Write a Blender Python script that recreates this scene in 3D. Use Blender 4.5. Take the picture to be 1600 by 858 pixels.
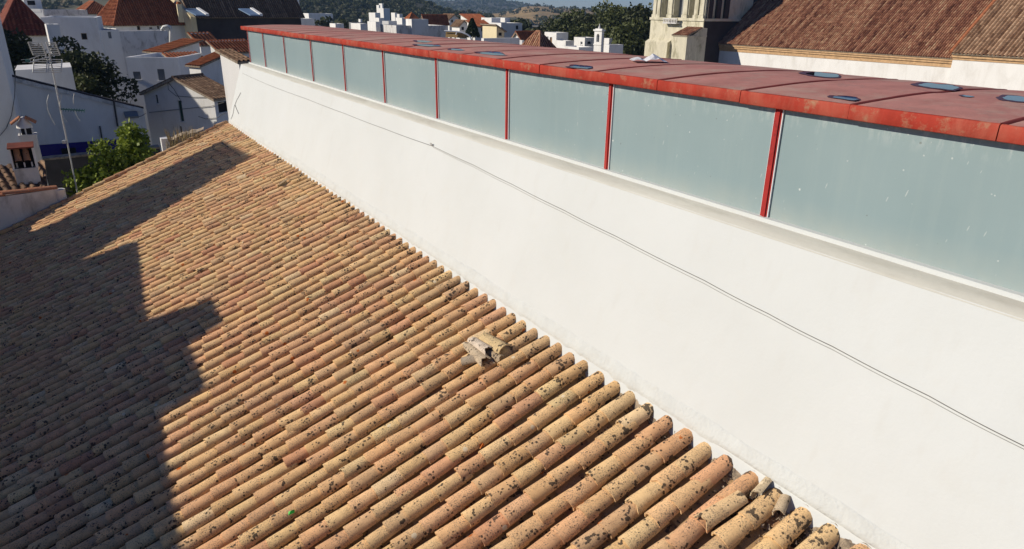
import bpy, math, random
import numpy as np
from mathutils import Vector, Matrix, Quaternion, noise as mn

for o in list(bpy.data.objects): bpy.data.objects.remove(o, do_unlink=True)
S = bpy.context.scene
COL = S.collection
rnd = random.Random(7)

# ------------------------------------------------------------------ camera
F = 1075.0; ROLL = 0.0139
PITCH = math.atan(417.0 / F)
YAW = math.atan(732.0 * math.cos(PITCH) / F)          # heading, clockwise from +Y (the wall's direction)
H = 3.3
CAM = Vector((-1.203 * H, 0, H))
FH = Vector((math.sin(YAW), math.cos(YAW), 0))
R0 = Vector((math.cos(YAW), -math.sin(YAW), 0))
UP0 = FH * math.sin(PITCH) + Vector((0, 0, 1)) * math.cos(PITCH)
FW = FH * math.cos(PITCH) - Vector((0, 0, 1)) * math.sin(PITCH)
cr, sr = math.cos(ROLL), math.sin(ROLL)
RIGHT = R0 * cr + UP0 * sr
UP = UP0 * cr - R0 * sr
cd = bpy.data.cameras.new('camera'); co = bpy.data.objects.new('camera', cd); COL.objects.link(co)
cd.sensor_width = 36; cd.lens = F / 1600 * 36; cd.clip_start = 0.05; cd.clip_end = 200000
M3 = Matrix((RIGHT, UP, -FW)).transposed()
co.matrix_world = Matrix.Translation(CAM) @ M3.to_4x4()
S.camera = co
S.render.resolution_x = 1024; S.render.resolution_y = 549

# ------------------------------------------------------------------ sky, sun, exposure
LIGHT = Vector((1, -0.47, -0.60)).normalized()          # direction sunlight travels
SUN = -LIGHT
w = bpy.data.worlds.new('World'); S.world = w; w.use_nodes = True
nt = w.node_tree; bg = nt.nodes['Background']
sk = nt.nodes.new('ShaderNodeTexSky'); sk.sky_type = 'NISHITA'; sk.sun_disc = False
sk.sun_elevation = math.asin(SUN.z); sk.sun_rotation = math.atan2(SUN.x, SUN.y)
sk.air_density = 1.0; sk.dust_density = 0.0; sk.ozone_density = 3.0; sk.altitude = 300
hs_ = nt.nodes.new('ShaderNodeHueSaturation'); hs_.inputs['Saturation'].default_value = 1.22; hs_.inputs['Hue'].default_value = 0.518
nt.links.new(sk.outputs[0], hs_.inputs['Color']); nt.links.new(hs_.outputs[0], bg.inputs[0]); bg.inputs[1].default_value = 0.070
sl = bpy.data.lights.new('sun', 'SUN'); so = bpy.data.objects.new('sun', sl); COL.objects.link(so)
sl.energy = 4.8; sl.angle = math.radians(0.53); sl.color = (1.0, 0.905, 0.755)
so.rotation_euler = LIGHT.to_track_quat('-Z', 'Y').to_euler(); so.location = (-30, 20, 40)
S.view_settings.view_transform = 'Standard'; S.view_settings.look = 'None'
S.view_settings.exposure = 0.0; S.view_settings.gamma = 1.0
S.render.engine = 'CYCLES'
S.cycles.max_bounces = 4; S.cycles.diffuse_bounces = 2; S.cycles.glossy_bounces = 2; S.cycles.transmission_bounces = 2
S.cycles.volume_bounces = 0

# ------------------------------------------------------------------ pixel <-> world helpers (a point gets its own distance)
def ray(px, py):
    return RIGHT * ((px - 800) / F) + UP * ((429 - py) / F) + FW
def at(px, py, D):                                       # D: horizontal distance along the heading
    d = ray(px, py); return CAM + d * (D / d.dot(FH))
def on_plane(px, py, p0, n):
    d = ray(px, py); return CAM + d * ((p0 - CAM).dot(n) / d.dot(n))
def proj(P):
    v = P - CAM; z = v.dot(FW)
    return 800 + F * v.dot(RIGHT) / z, 429 - F * v.dot(UP) / z, z
def solve_len(P, u, px):                                 # length along u from P whose end projects at column px
    a = (P - CAM); k = (px - 800) / F
    num = k * a.dot(FW) - a.dot(RIGHT); den = u.dot(RIGHT) - k * u.dot(FW)
    return num / den
def hexc(r, g, b): 
    f = lambda c: ((c / 255 + 0.055) / 1.055) ** 2.4 if c > 10 else c / 255 / 12.92
    return (f(r), f(g), f(b), 1)

# ------------------------------------------------------------------ mesh builder
ORG = {}
def origin_of(o): return ORG.get(o.name, Vector((0, 0, 0))) if o else Vector((0, 0, 0))
def empty(name, loc=(0, 0, 0), label=None, cat=None, group=None):
    o = bpy.data.objects.new(name, None); COL.objects.link(o); o.location = loc; o.empty_display_size = 0.3
    ORG[o.name] = Vector(loc)
    tag(o, label, cat, group); return o
def tag(o, label=None, cat=None, group=None, kind=None):
    if label: o['label'] = label
    if cat: o['category'] = cat
    if group: o['group'] = group
    if kind: o['kind'] = kind
    return o
class MB:
    def __init__(s): s.v = []; s.f = []; s.sm = []
    def add(s, vs, fs, smooth=False):
        n = len(s.v); s.v += [tuple(p) for p in vs]
        for q in fs: s.f.append(tuple(i + n for i in q)); s.sm.append(smooth)
        return s
    def quad(s, a, b, c, d): return s.add([a, b, c, d], [(0, 1, 2, 3)])
    def poly(s, ps): return s.add(ps, [tuple(range(len(ps)))])
    def obox(s, o, ax, ay, az):                          # box from corner o along three edge vectors
        o, ax, ay, az = Vector(o), Vector(ax), Vector(ay), Vector(az)
        p = [o, o + ax, o + ax + ay, o + ay]; p += [q + az for q in p]
        if ax.cross(ay).dot(az) < 0:
            return s.add(p, [(0, 1, 2, 3), (7, 6, 5, 4), (4, 5, 1, 0), (5, 6, 2, 1), (6, 7, 3, 2), (7, 4, 0, 3)])
        return s.add(p, [(3, 2, 1, 0), (4, 5, 6, 7), (0, 1, 5, 4), (1, 2, 6, 5), (2, 3, 7, 6), (3, 0, 4, 7)])
    def box(s, x0, x1, y0, y1, z0, z1):
        return s.obox((x0, y0, z0), (x1 - x0, 0, 0), (0, y1 - y0, 0), (0, 0, z1 - z0))
    def prism(s, ps, ext):                               # polygon extruded
        n = len(ps); ps = [Vector(p) for p in ps]; ext = Vector(ext)
        s.add(ps + [p + ext for p in ps], [tuple(range(n))[::-1], tuple(range(n, 2 * n))] + [(i, (i + 1) % n, n + (i + 1) % n, n + i) for i in range(n)])
        return s
    def tube(s, pts, r, n=6, r2=None):
        pts = [Vector(p) for p in pts]; rings = []; r2 = r if r2 is None else r2
        up = Vector((0.13, 0.21, 0.97)).normalized(); vs = []
        for i, p in enumerate(pts):
            t = (pts[min(i + 1, len(pts) - 1)] - pts[max(i - 1, 0)]).normalized()
            a = t.cross(up)
            if a.length < 1e-3: a = t.cross(Vector((1, 0, 0)))
            a.normalize(); b = t.cross(a); rr = r + (r2 - r) * i / max(1, len(pts) - 1)
            vs += [p + (a * math.cos(k * 2 * math.pi / n) + b * math.sin(k * 2 * math.pi / n)) * rr for k in range(n)]
        fs = [(i * n + k, i * n + (k + 1) % n, (i + 1) * n + (k + 1) % n, (i + 1) * n + k) for i in range(len(pts) - 1) for k in range(n)]
        m = len(pts) - 1
        s.add(vs, fs, True); s.add([vs[k] for k in range(n)], [tuple(range(n))]); s.add([vs[m * n + k] for k in range(n)], [tuple(range(n))[::-1]])
        return s
    def build(s, name, mat, parent=None, kind=None, label=None, cat=None, group=None, col=None):
        me = bpy.data.meshes.new(name); o0 = origin_of(parent)
        vs = np.array(s.v, dtype=np.float64).reshape(-1, 3) - np.array(o0)
        me.from_pydata([tuple(p) for p in vs], [], s.f); 
        me.polygons.foreach_set('use_smooth', s.sm); me.materials.append(mat); me.update()
        if col is not None:
            a = me.color_attributes.new('tint', 'FLOAT_COLOR', 'POINT'); a.data.foreach_set('color', np.asarray(col, dtype=np.float32).ravel())
        o = bpy.data.objects.new(name, me); COL.objects.link(o)
        if parent: o.parent = parent; ORG[o.name] = o0
        tag(o, label, cat, group, kind); return o

# ------------------------------------------------------------------ materials
def newmat(name):
    m = bpy.data.materials.new(name); m.use_nodes = True
    return m, m.node_tree, m.node_tree.nodes['Principled BSDF']
def N(nt, typ, **kw):
    n = nt.nodes.new(typ)
    for k, v in kw.items():
        if isinstance(k, str) and hasattr(n, k): setattr(n, k, v)
        else: n.inputs[k].default_value = v
    return n
def noise(nt, co, scale, detail=4, rough=0.55, dist=0.0):
    n = nt.nodes.new('ShaderNodeTexNoise'); n.inputs['Scale'].default_value = scale; n.inputs['Detail'].default_value = detail
    n.inputs['Roughness'].default_value = rough; n.inputs['Distortion'].default_value = dist
    nt.links.new(co, n.inputs['Vector']); return n.outputs['Fac']
def ramp(nt, fac, stops):
    r = nt.nodes.new('ShaderNodeValToRGB'); e = r.color_ramp.elements
    while len(e) < len(stops): e.new(0.5)
    for k, (p, c) in enumerate(stops):
        e[k].position = p; e[k].color = c if len(c) == 4 else (*c, 1)
    nt.links.new(fac, r.inputs[0]); return r.outputs[0]
def mixc(nt, fac, a, b, mode='MIX'):
    m = nt.nodes.new('ShaderNodeMix'); m.data_type = 'RGBA'; m.blend_type = mode
    for s, v in ((m.inputs[0], fac), (m.inputs[6], a), (m.inputs[7], b)):
        if hasattr(v, 'is_output'): nt.links.new(v, s)
        else: s.default_value = v
    return m.outputs[2]
def mth(nt, op, a, b=0.5, clamp=False):
    m = nt.nodes.new('ShaderNodeMath'); m.operation = op; m.use_clamp = clamp
    for s, v in ((m.inputs[0], a), (m.inputs[1], b)):
        if hasattr(v, 'is_output'): nt.links.new(v, s)
        else: s.default_value = v
    return m.outputs[0]
def pos(nt, scale=None):
    g = nt.nodes.new('ShaderNodeNewGeometry'); o = g.outputs['Position']
    if scale:
        m = nt.nodes.new('ShaderNodeVectorMath'); m.operation = 'MULTIPLY'; m.inputs[1].default_value = scale
        nt.links.new(o, m.inputs[0]); o = m.outputs[0]
    return o
def bump(nt, bsdf, h, strength, dist):
    b = nt.nodes.new('ShaderNodeBump'); b.inputs['Strength'].default_value = strength; b.inputs['Distance'].default_value = dist
    nt.links.new(h, b.inputs['Height']); nt.links.new(b.outputs[0], bsdf.inputs['Normal'])
def G(v): return (v, v, v, 1)
def sc(c, k): return (c[0] * k, c[1] * k, c[2] * k, 1)

def plain(name, c, rough=0.7, var=0.15, scale=3.0, bm=0.3, bd=0.01, metal=0.0, stain=None, stain_amt=0.5, stain_scale=1.5, stretch=None):
    m, nt, b = newmat(name); p = pos(nt, stretch)
    n1 = noise(nt, p, scale, 5, 0.6)
    col = ramp(nt, n1, [(0.25, sc(c, 1 - var)), (0.75, sc(c, 1 + var))])
    if stain:
        n2 = noise(nt, p, stain_scale, 6, 0.65, 0.4)
        f = ramp(nt, n2, [(0.5, G(0)), (0.68, G(stain_amt))]); col = mixc(nt, f, col, stain)
    nt.links.new(col, b.inputs['Base Color']); b.inputs['Roughness'].default_value = rough; b.inputs['Metallic'].default_value = metal
    if bm: bump(nt, b, noise(nt, pos(nt), scale * 8, 4), bm, bd)
    return m

M = {}
M['white'] = plain('whitewash', (0.74, 0.735, 0.72, 1), 0.85, 0.05, 0.8, 0.25, 0.01, stain=(0.45, 0.42, 0.37, 1), stain_amt=0.35, stain_scale=0.9, stretch=(1, 1, 0.35))
M['whiteold'] = plain('old_whitewash', (0.62, 0.61, 0.60, 1), 0.9, 0.12, 1.6, 0.4, 0.015, stain=(0.20, 0.19, 0.17, 1), stain_amt=0.75, stain_scale=1.7, stretch=(1, 1, 0.5))
M['cream'] = plain('cream_render', (0.72, 0.62, 0.40, 1), 0.85, 0.08, 1.5)
M['ochre'] = plain('ochre_render', (0.50, 0.40, 0.20, 1), 0.85, 0.15, 1.5)
M['darkwall'] = plain('dark_brown_wall', (0.050, 0.042, 0.044, 1), 0.95, 0.35, 0.6)  # very dark, mottled wall colour
M['shadestone'] = plain('shade_darkened_masonry', (0.040, 0.032, 0.034, 1), 0.95, 0.35, 0.6)  # stone darkened to carry the shade of faces turned from the sun
M['tower'] = plain('limewashed_masonry', (0.62, 0.58, 0.45, 1), 0.9, 0.16, 0.9, 0.4, 0.02, stain=(0.26, 0.24, 0.15, 1), stain_amt=0.8, stain_scale=0.9, stretch=(1, 1, 0.45))
M['brickband'] = plain('brick_cornice', (0.50, 0.32, 0.17, 1), 0.85, 0.3, 3.0, 0.5, 0.03)
M['pane'] = plain('window_glass', (0.02, 0.025, 0.03, 1), 0.12, 0.2, 2, 0)
M['void'] = plain('dark_opening', (0.015, 0.013, 0.013, 1), 0.9, 0.2, 2, 0)
M['shutter'] = plain('grey_shutter', (0.20, 0.21, 0.22, 1), 0.6, 0.1, 4)
M['green'] = plain('green_shutter', (0.02, 0.07, 0.06, 1), 0.5, 0.15, 4)
M['blueband'] = plain('blue_skirting_paint', (0.012, 0.004, 0.17, 1), 0.6, 0.15, 2)
M['metal'] = plain('galvanised_metal', (0.55, 0.55, 0.52, 1), 0.5, 0.12, 9, 0, metal=0.1)
M['dmetal'] = plain('dark_metal', (0.03, 0.03, 0.035, 1), 0.5, 0.2, 9, 0)
M['gplastic'] = plain('green_plastic', (0.05, 0.16, 0.13, 1), 0.5, 0.2, 9, 0)
M['cable'] = plain('grey_cable', (0.10, 0.10, 0.10, 1), 0.6, 0.2, 9, 0)
M['mortar'] = plain('mortar', (0.34, 0.27, 0.20, 1), 0.95, 0.35, 9, 0.6, 0.01, stain=(0.08, 0.07, 0.055, 1), stain_amt=0.8, stain_scale=5)
M['stonebase'] = plain('old_retaining_wall', (0.075, 0.066, 0.062, 1), 0.95, 0.35, 2)
M['ground'] = plain('ground', (0.16, 0.14, 0.10, 1), 0.95, 0.3, 0.08)
M['bark'] = plain('bark', (0.07, 0.055, 0.04, 1), 0.9, 0.3, 6)
M['wood'] = plain('weathered_wood', (0.22, 0.14, 0.08, 1), 0.8, 0.2, 6)
M['dormer_shade'] = plain('blue_dormer_shade', (0.16, 0.24, 0.36, 1), 0.4, 0.1, 3)  # blue of a shaded white face, put into the colour
M['reed'] = plain('reed_screen', (0.30, 0.19, 0.07, 1), 0.85, 0.25, 5)
M['plastic'] = plain('white_plastic', (0.75, 0.75, 0.76, 1), 0.4, 0.05, 5)
M['greenscrap'] = plain('green_scrap', (0.04, 0.5, 0.05, 1), 0.5, 0.1, 5)
M['dry'] = plain('dry_grass', (0.30, 0.23, 0.11, 1), 0.9, 0.3, 5, 0)

def tile_mat(name, src, black=1.0, base=None):
    m, nt, b = newmat(name); p = pos(nt)
    if src == 'obj':
        oi = nt.nodes.new('ShaderNodeObjectInfo'); tint = oi.outputs['Color']
    else:
        at_ = nt.nodes.new('ShaderNodeAttribute'); at_.attribute_name = 'tint'; tint = at_.outputs['Color']
    n1 = noise(nt, p, 11, 5, 0.65)
    col = mixc(nt, 1.0, tint, ramp(nt, n1, [(0.25, (0.80, 0.77, 0.74)), (0.7, (1.08, 1.08, 1.06))]), 'MULTIPLY')
    # fine grime
    n2 = noise(nt, p, 85, 3, 0.7); n3 = noise(nt, p, 6.0, 4, 0.6)
    f = mth(nt, 'MULTIPLY', ramp(nt, n2, [(0.50, G(0)), (0.66, G(1))]), ramp(nt, n3, [(0.32, G(0)), (0.55, G(0.95 * black))]))
    col = mixc(nt, f, col, (0.13, 0.105, 0.088, 1))
    # round black lichen spots, in clusters
    v = nt.nodes.new('ShaderNodeTexVoronoi'); v.inputs['Scale'].default_value = 30; v.inputs['Randomness'].default_value = 1
    nt.links.new(p, v.inputs['Vector'])
    thr = ramp(nt, noise(nt, p, 7.5, 3, 0.6), [(0.42, G(0.0)), (0.68, G(0.68))])
    xs_ = nt.nodes.new('ShaderNodeSeparateXYZ'); nt.links.new(p, xs_.inputs[0])
    crust = mth(nt, 'MULTIPLY', mth(nt, 'ADD', xs_.outputs[0], 0.55), 0.75, True)      # lichen crust along the foot of the wall
    thr = mth(nt, 'ADD', thr, mth(nt, 'MULTIPLY', crust, ramp(nt, noise(nt, p, 9.0, 5, 0.7), [(0.45, G(0)), (0.62, G(1))])))
    d2 = mth(nt, 'ADD', v.outputs['Distance'], mth(nt, 'MULTIPLY', noise(nt, p, 90, 3, .7), 0.6))
    sp = mth(nt, 'MULTIPLY', mth(nt, 'SUBTRACT', thr, mth(nt, 'SUBTRACT', d2, 0.22)), 12.0, True)
    col = mixc(nt, mth(nt, 'MULTIPLY', sp, 0.88 * black), col, (0.036, 0.030, 0.026, 1))
    # orange and pale lichen, sparse
    for scl, off, size, c, t in ((3.4, 3.3, 0.14, (0.50, 0.12, 0.012, 1), 0.48), (5.2, 9.1, 0.17, (0.74, 0.62, 0.43, 1), 0.88)):
        mp = nt.nodes.new('ShaderNodeVectorMath'); mp.operation = 'ADD'; mp.inputs[1].default_value = (off, off * 2, off); nt.links.new(p, mp.inputs[0])
        v2 = nt.nodes.new('ShaderNodeTexVoronoi'); v2.inputs['Scale'].default_value = scl; nt.links.new(mp.outputs[0], v2.inputs['Vector'])
        sel = nt.nodes.new('ShaderNodeSeparateColor'); nt.links.new(v2.outputs['Color'], sel.inputs[0])
        on = mth(nt, 'GREATER_THAN', sel.outputs[0], t)
        dd = mth(nt, 'ADD', v2.outputs['Distance'], mth(nt, 'MULTIPLY', noise(nt, p, 60, 2), 0.1))
        rad = mth(nt, 'LESS_THAN', dd, size)
        col = mixc(nt, mth(nt, 'MULTIPLY', on, mth(nt, 'MULTIPLY', rad, 0.9)), col, c)
    nt.links.new(col, b.inputs['Base Color']); b.inputs['Roughness'].default_value = 0.88
    b.inputs['Specular IOR Level'].default_value = 0.25
    bump(nt, b, mth(nt, 'ADD', noise(nt, p, 60, 5, 0.65), mth(nt, 'MULTIPLY', sp, 0.5)), 0.45, 0.006)
    return m
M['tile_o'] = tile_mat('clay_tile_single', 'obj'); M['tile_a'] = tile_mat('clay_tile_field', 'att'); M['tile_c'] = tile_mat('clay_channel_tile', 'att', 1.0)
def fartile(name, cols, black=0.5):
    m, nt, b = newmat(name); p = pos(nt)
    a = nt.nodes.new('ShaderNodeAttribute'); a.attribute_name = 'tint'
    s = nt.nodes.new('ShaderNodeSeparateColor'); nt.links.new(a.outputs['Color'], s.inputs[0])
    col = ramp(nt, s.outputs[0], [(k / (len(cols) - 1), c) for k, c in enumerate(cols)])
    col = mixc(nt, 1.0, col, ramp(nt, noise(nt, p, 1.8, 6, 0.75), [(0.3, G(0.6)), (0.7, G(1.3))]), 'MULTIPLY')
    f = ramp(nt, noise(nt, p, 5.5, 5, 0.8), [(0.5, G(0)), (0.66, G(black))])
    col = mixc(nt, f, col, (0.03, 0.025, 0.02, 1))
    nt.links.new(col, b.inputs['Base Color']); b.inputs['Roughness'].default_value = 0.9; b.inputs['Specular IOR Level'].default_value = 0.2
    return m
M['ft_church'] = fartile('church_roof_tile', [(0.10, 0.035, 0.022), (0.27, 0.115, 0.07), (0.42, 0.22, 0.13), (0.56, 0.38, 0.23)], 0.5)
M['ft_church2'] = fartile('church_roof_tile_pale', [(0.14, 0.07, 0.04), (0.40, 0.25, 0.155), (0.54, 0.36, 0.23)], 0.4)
M['ft_red'] = fartile('red_roof_tile', [(0.23, 0.065, 0.03), (0.32, 0.10, 0.045), (0.40, 0.15, 0.07)], 0.25)
M['ft_orange'] = fartile('orange_roof_tile', [(0.34, 0.10, 0.04), (0.42, 0.14, 0.055), (0.46, 0.17, 0.07)], 0.12)
M['ft_brown'] = fartile('brown_roof_tile', [(0.12, 0.07, 0.045), (0.22, 0.135, 0.085), (0.36, 0.24, 0.15)], 0.6)
M['ft_maroon'] = fartile('maroon_roof_tile', [(0.14, 0.04, 0.03), (0.20, 0.055, 0.038), (0.26, 0.085, 0.05)], 0.3)

def foliage(name, a, b_, c=None):
    m, nt, b = newmat(name)
    at_ = nt.nodes.new('ShaderNodeAttribute'); at_.attribute_name = 'tint'
    s = nt.nodes.new('ShaderNodeSeparateColor'); nt.links.new(at_.outputs['Color'], s.inputs[0])
    st = [(0.1, a), (0.8, b_)] + ([(1.0, c)] if c else [])
    col = ramp(nt, s.outputs[0], st)
    nt.links.new(col, b.inputs['Base Color']); b.inputs['Roughness'].default_value = 0.6; b.inputs['Specular IOR Level'].default_value = 0.3
    tr = nt.nodes.new('ShaderNodeBsdfTranslucent'); nt.links.new(col, tr.inputs[0])
    mx = nt.nodes.new('ShaderNodeMixShader'); mx.inputs[0].default_value = 0.22
    nt.links.new(b.outputs[0], mx.inputs[1]); nt.links.new(tr.outputs[0], mx.inputs[2])
    nt.links.new(mx.outputs[0], nt.nodes['Material Output'].inputs[0])
    return m
M['fol_olive'] = foliage('olive_foliage', (0.035, 0.05, 0.016), (0.11, 0.125, 0.04), (0.17, 0.17, 0.06))
M['fol_dark'] = foliage('dark_foliage', (0.018, 0.028, 0.012), (0.055, 0.065, 0.025), (0.11, 0.10, 0.04))
M['fol_citrus'] = foliage('citrus_foliage', (0.08, 0.13, 0.016), (0.30, 0.37, 0.05), (0.52, 0.56, 0.12))
M['fol_cyp'] = foliage('cypress_foliage', (0.012, 0.025, 0.012), (0.03, 0.05, 0.02))
M['fol_hill'] = foliage('hill_wood_foliage', (0.025, 0.038, 0.014), (0.08, 0.088, 0.034), (0.13, 0.12, 0.05))

# ------------------------------------------------------------------ generic pieces
def tiled(name, polyP, eave_dir, parent, mat, pitch=0.24, amp=0.06, row=0.38, seed=1, maxrows=60, thick=0.1):
    """corrugated tile field over a convex planar polygon; columns run up the slope; joined, too small to pick apart"""
    ps = [Vector(p) for p in polyP]; e = Vector(eave_dir).normalized()
    n = (ps[1] - ps[0]).cross(ps[2] - ps[0]).normalized()
    if n.z < 0: n = -n
    g = n.cross(e)
    if g.z < 0: g = -g
    o = ps[0]; uv = [((p - o).dot(e), (p - o).dot(g)) for p in ps]
    s0 = min(u for u, _ in uv); s1 = max(u for u, _ in uv)
    nc = max(2, int((s1 - s0) / pitch)); pr = [(0.0, 0.0), (0.14, 0.75), (0.34, 1.0), (0.54, 0.75), (0.68, 0.0)]
    def span(s):
        ts = []
        for i in range(len(uv)):
            (a, b), (c, d) = uv[i], uv[(i + 1) % len(uv)]
            if (a - s) * (c - s) <= 0 and abs(a - c) > 1e-9: ts.append(b + (d - b) * (s - a) / (c - a))
        return (min(ts), max(ts)) if len(ts) >= 2 else None
    r_ = random.Random(seed); V = []; Fc = []; Cl = []
    pw = (s1 - s0) / nc
    for k in range(nc):
        base = r_.random(); tmid = span(s0 + (k + 0.34) * pw)
        if not tmid: continue
        L = tmid[1] - tmid[0]; nr = max(1, min(maxrows, int(L / row)))
        prof = pr + [(1.0, 0.0)]
        sp = [span(min(max(s0 + (k + a) * pw, s0 + 1e-4), s1 - 1e-4)) or tmid for a, _ in prof]
        jit = r_.uniform(-0.006, 0.006)
        for q in range(nr):
            tint = min(1, max(0, 0.55 * base + 0.45 * r_.random() + r_.uniform(-.15, .15)))
            n0 = len(V)
            for rr, lift in ((q / nr, 0.022), ((q + 1) / nr, 0.0)):
                for (a, hh), (t0, t1) in zip(prof, sp):
                    s = s0 + (k + a) * pw + (jit if hh > 0 else 0); t = t0 + (t1 - t0) * rr
                    V.append(o + e * s + g * t + n * (hh * amp + (lift if hh > 0 else 0))); tv_ = tint if hh > 0 else tint * .25; Cl.append((tv_, tv_, tv_, 1))  # valleys tinted darker: channel dirt plus painted shade of the gaps
            m = len(prof)
            for j in range(m - 1): Fc.append((n0 + j, n0 + j + 1, n0 + m + j + 1, n0 + m + j))
    b = MB(); b.v = [tuple(p) for p in V]; b.f = Fc; b.sm = [True] * len(Fc)
    ob = b.build(name, mat, parent, kind='stuff', col=Cl)
    d = MB(); d.prism([p - n * 0.01 for p in ps], -n * thick); d.build('roof_deck', M['mortar'], parent)
    return ob

def wall_face(mb, o, u, wid, z0, z1, outn, holes, depth=0.14):
    """rectangular wall with openings and reveals; o: corner at z=0 level, u unit along wall"""
    us = sorted({0, wid} | {h[0] for h in holes} | {h[1] for h in holes}); zs = sorted({z0, z1} | {h[2] for h in holes} | {h[3] for h in holes})
    P = lambda a, z, d=0: Vector((o.x, o.y, 0)) + u * a + Vector((0, 0, z)) - outn * d
    for i in range(len(us) - 1):
        for j in range(len(zs) - 1):
            a, b, c, d = us[i], us[i + 1], zs[j], zs[j + 1]; mx, mz = (a + b) / 2, (c + d) / 2
            if any(h[0] < mx < h[1] and h[2] < mz < h[3] for h in holes): continue
            mb.quad(P(a, c), P(b, c), P(b, d), P(a, d))
    for a, b, c, d in holes:
        for q in ((P(a, c), P(b, c), P(b, c, depth), P(a, c, depth)), (P(a, d), P(b, d), P(b, d, depth), P(a, d, depth)),
                  (P(a, c), P(a, d), P(a, d, depth), P(a, c, depth)), (P(b, c), P(b, d), P(b, d, depth), P(b, c, depth))): mb.quad(*q)
    return P

class Block:
    """box house; near corner at pixel column px with its top at row py, distance D; left face runs to column pl, right face to pr"""
    def __init__(s, name, label, px, py, D, pl=None, pr=None, zb=-10, rot=0, ly=6, lx=6, cat='house', group=None, mat='white', win=(), flat=True, par=0.35, overl=None):
        c = at(px, py, D); s.zt = c.z; s.zb = zb
        a = math.radians(rot)
        s.ex = Vector((math.cos(a), math.sin(a), 0)); s.ey = Vector((-math.sin(a), math.cos(a), 0)); s.c = Vector((c.x, c.y, 0))
        s.lx = solve_len(c, s.ex, pr) if pr is not None else lx
        s.ly = solve_len(c, s.ey, pl) if pl is not None else ly
        s.root = empty(name, (c.x, c.y, zb), label, cat, group)
        L, Rr = [], []
        for wn in win:
            f_, x0, y0, x1, y1 = wn[:5]
            if f_ == 'R':
                A = on_plane(x0, y0, s.c, s.ey); B = on_plane(x1, y1, s.c, s.ey); ua, ub = (A - s.c).dot(s.ex), (B - s.c).dot(s.ex); lim = s.lx
            else:
                A = on_plane(x0, y0, s.c, s.ex); B = on_plane(x1, y1, s.c, s.ex); ua, ub = (A - s.c).dot(s.ey), (B - s.c).dot(s.ey); lim = s.ly
            h = (max(0.12, min(ua, ub)), min(lim - 0.12, max(ua, ub)), max(zb + .1, min(A.z, B.z)), min(s.zt - 0.06, max(A.z, B.z)))
            if h[1] - h[0] > 0.1 and h[3] - h[2] > 0.1: (Rr if f_ == 'R' else L).append((h, wn[5] if len(wn) > 5 else 'pane'))
        mb = MB(); zt = s.zt; c0 = s.c; Z = Vector((0, 0, 1))
        PR = wall_face(mb, c0, s.ex, s.lx, zb, zt, -s.ey, [h for h, _ in Rr])
        PL = wall_face(mb, c0, s.ey, s.ly, zb, zt, -s.ex, [h for h, _ in L])
        p10, p11, p01 = c0 + s.ex * s.lx, c0 + s.ex * s.lx + s.ey * s.ly, c0 + s.ey * s.ly
        mb.quad(p10 + Z * zb, p11 + Z * zb, p11 + Z * zt, p10 + Z * zt); mb.quad(p11 + Z * zb, p01 + Z * zb, p01 + Z * zt, p11 + Z * zt)
        tz = zt - (par if flat else 0.02)
        if flat:
            t = 0.22; q = [c0, p10, p11, p01]; i_ = [c0 + s.ex * t + s.ey * t, p10 - s.ex * t + s.ey * t, p11 - s.ex * t - s.ey * t, p01 + s.ex * t - s.ey * t]
            for k in range(4):
                k2 = (k + 1) % 4
                mb.quad(q[k] + Z * zt, q[k2] + Z * zt, i_[k2] + Z * zt, i_[k] + Z * zt); mb.quad(i_[k] + Z * zt, i_[k2] + Z * zt, i_[k2] + Z * tz, i_[k] + Z * tz)
            mb.quad(*[p + Z * tz for p in i_])
        else: mb.quad(*[p + Z * tz for p in (c0, p10, p11, p01)])
        s.wall = mb.build('wall', M[mat], s.root)
        for lst, Pf, nn, uu in ((Rr, PR, -s.ey, s.ex), (L, PL, -s.ex, s.ey)):
            for h, kind in lst:
                m1 = MB(); m1.quad(Pf(h[0], h[2], 0.12), Pf(h[1], h[2], 0.12), Pf(h[1], h[3], 0.12), Pf(h[0], h[3], 0.12))
                wname = 'door' if kind == 'door' else 'window'
                wo = m1.build(wname, M['void' if kind == 'door' else kind], s.root)
                fr = MB(); t = min(0.07, (h[1] - h[0]) * .12)
                for a0, a1, z0, z1 in ((h[0], h[0] + t, h[2], h[3]), (h[1] - t, h[1], h[2], h[3]), (h[0] + t, h[1] - t, h[3] - t, h[3]), (h[0] + t, h[1] - t, h[2], h[2] + t)):
                    fr.obox(Pf(a0, z0, 0.117), uu * (a1 - a0), nn * 0.04, Z * (z1 - z0))
                if kind == 'pane' and h[1] - h[0] > 0.5:
                    mc = (h[0] + h[1]) / 2; fr.obox(Pf(mc - t / 2, h[2] + t, 0.117), uu * t, nn * 0.035, Z * (h[3] - h[2] - 2 * t))
                if kind in ('shutter', 'green'):
                    k = max(3, int((h[3] - h[2]) / 0.16)); 
                    for i in range(k):
                        zz = h[2] + t + (h[3] - h[2] - 2 * t) * (i + .15) / k; fr.obox(Pf(h[0] + t, zz, 0.116), uu * (h[1] - h[0] - 2 * t), nn * 0.02, Z * ((h[3] - h[2] - 2 * t) / k * .6))
                fr.build('frame', M[{'door': 'wood', 'pane': 'plastic'}.get(kind, kind)], wo)
                if kind != 'door' and h[2] > zb + 0.5:
                    si = MB(); si.obox(Pf(h[0] - .06, h[2] - .07, 0.05), uu * (h[1] - h[0] + .12), nn * 0.11, Z * 0.066); si.build('sill', M['white'], wo)
    def P(s, a, b, z): return s.c + s.ex * (a * s.lx) + s.ey * (b * s.ly) + Vector((0, 0, z))
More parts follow.
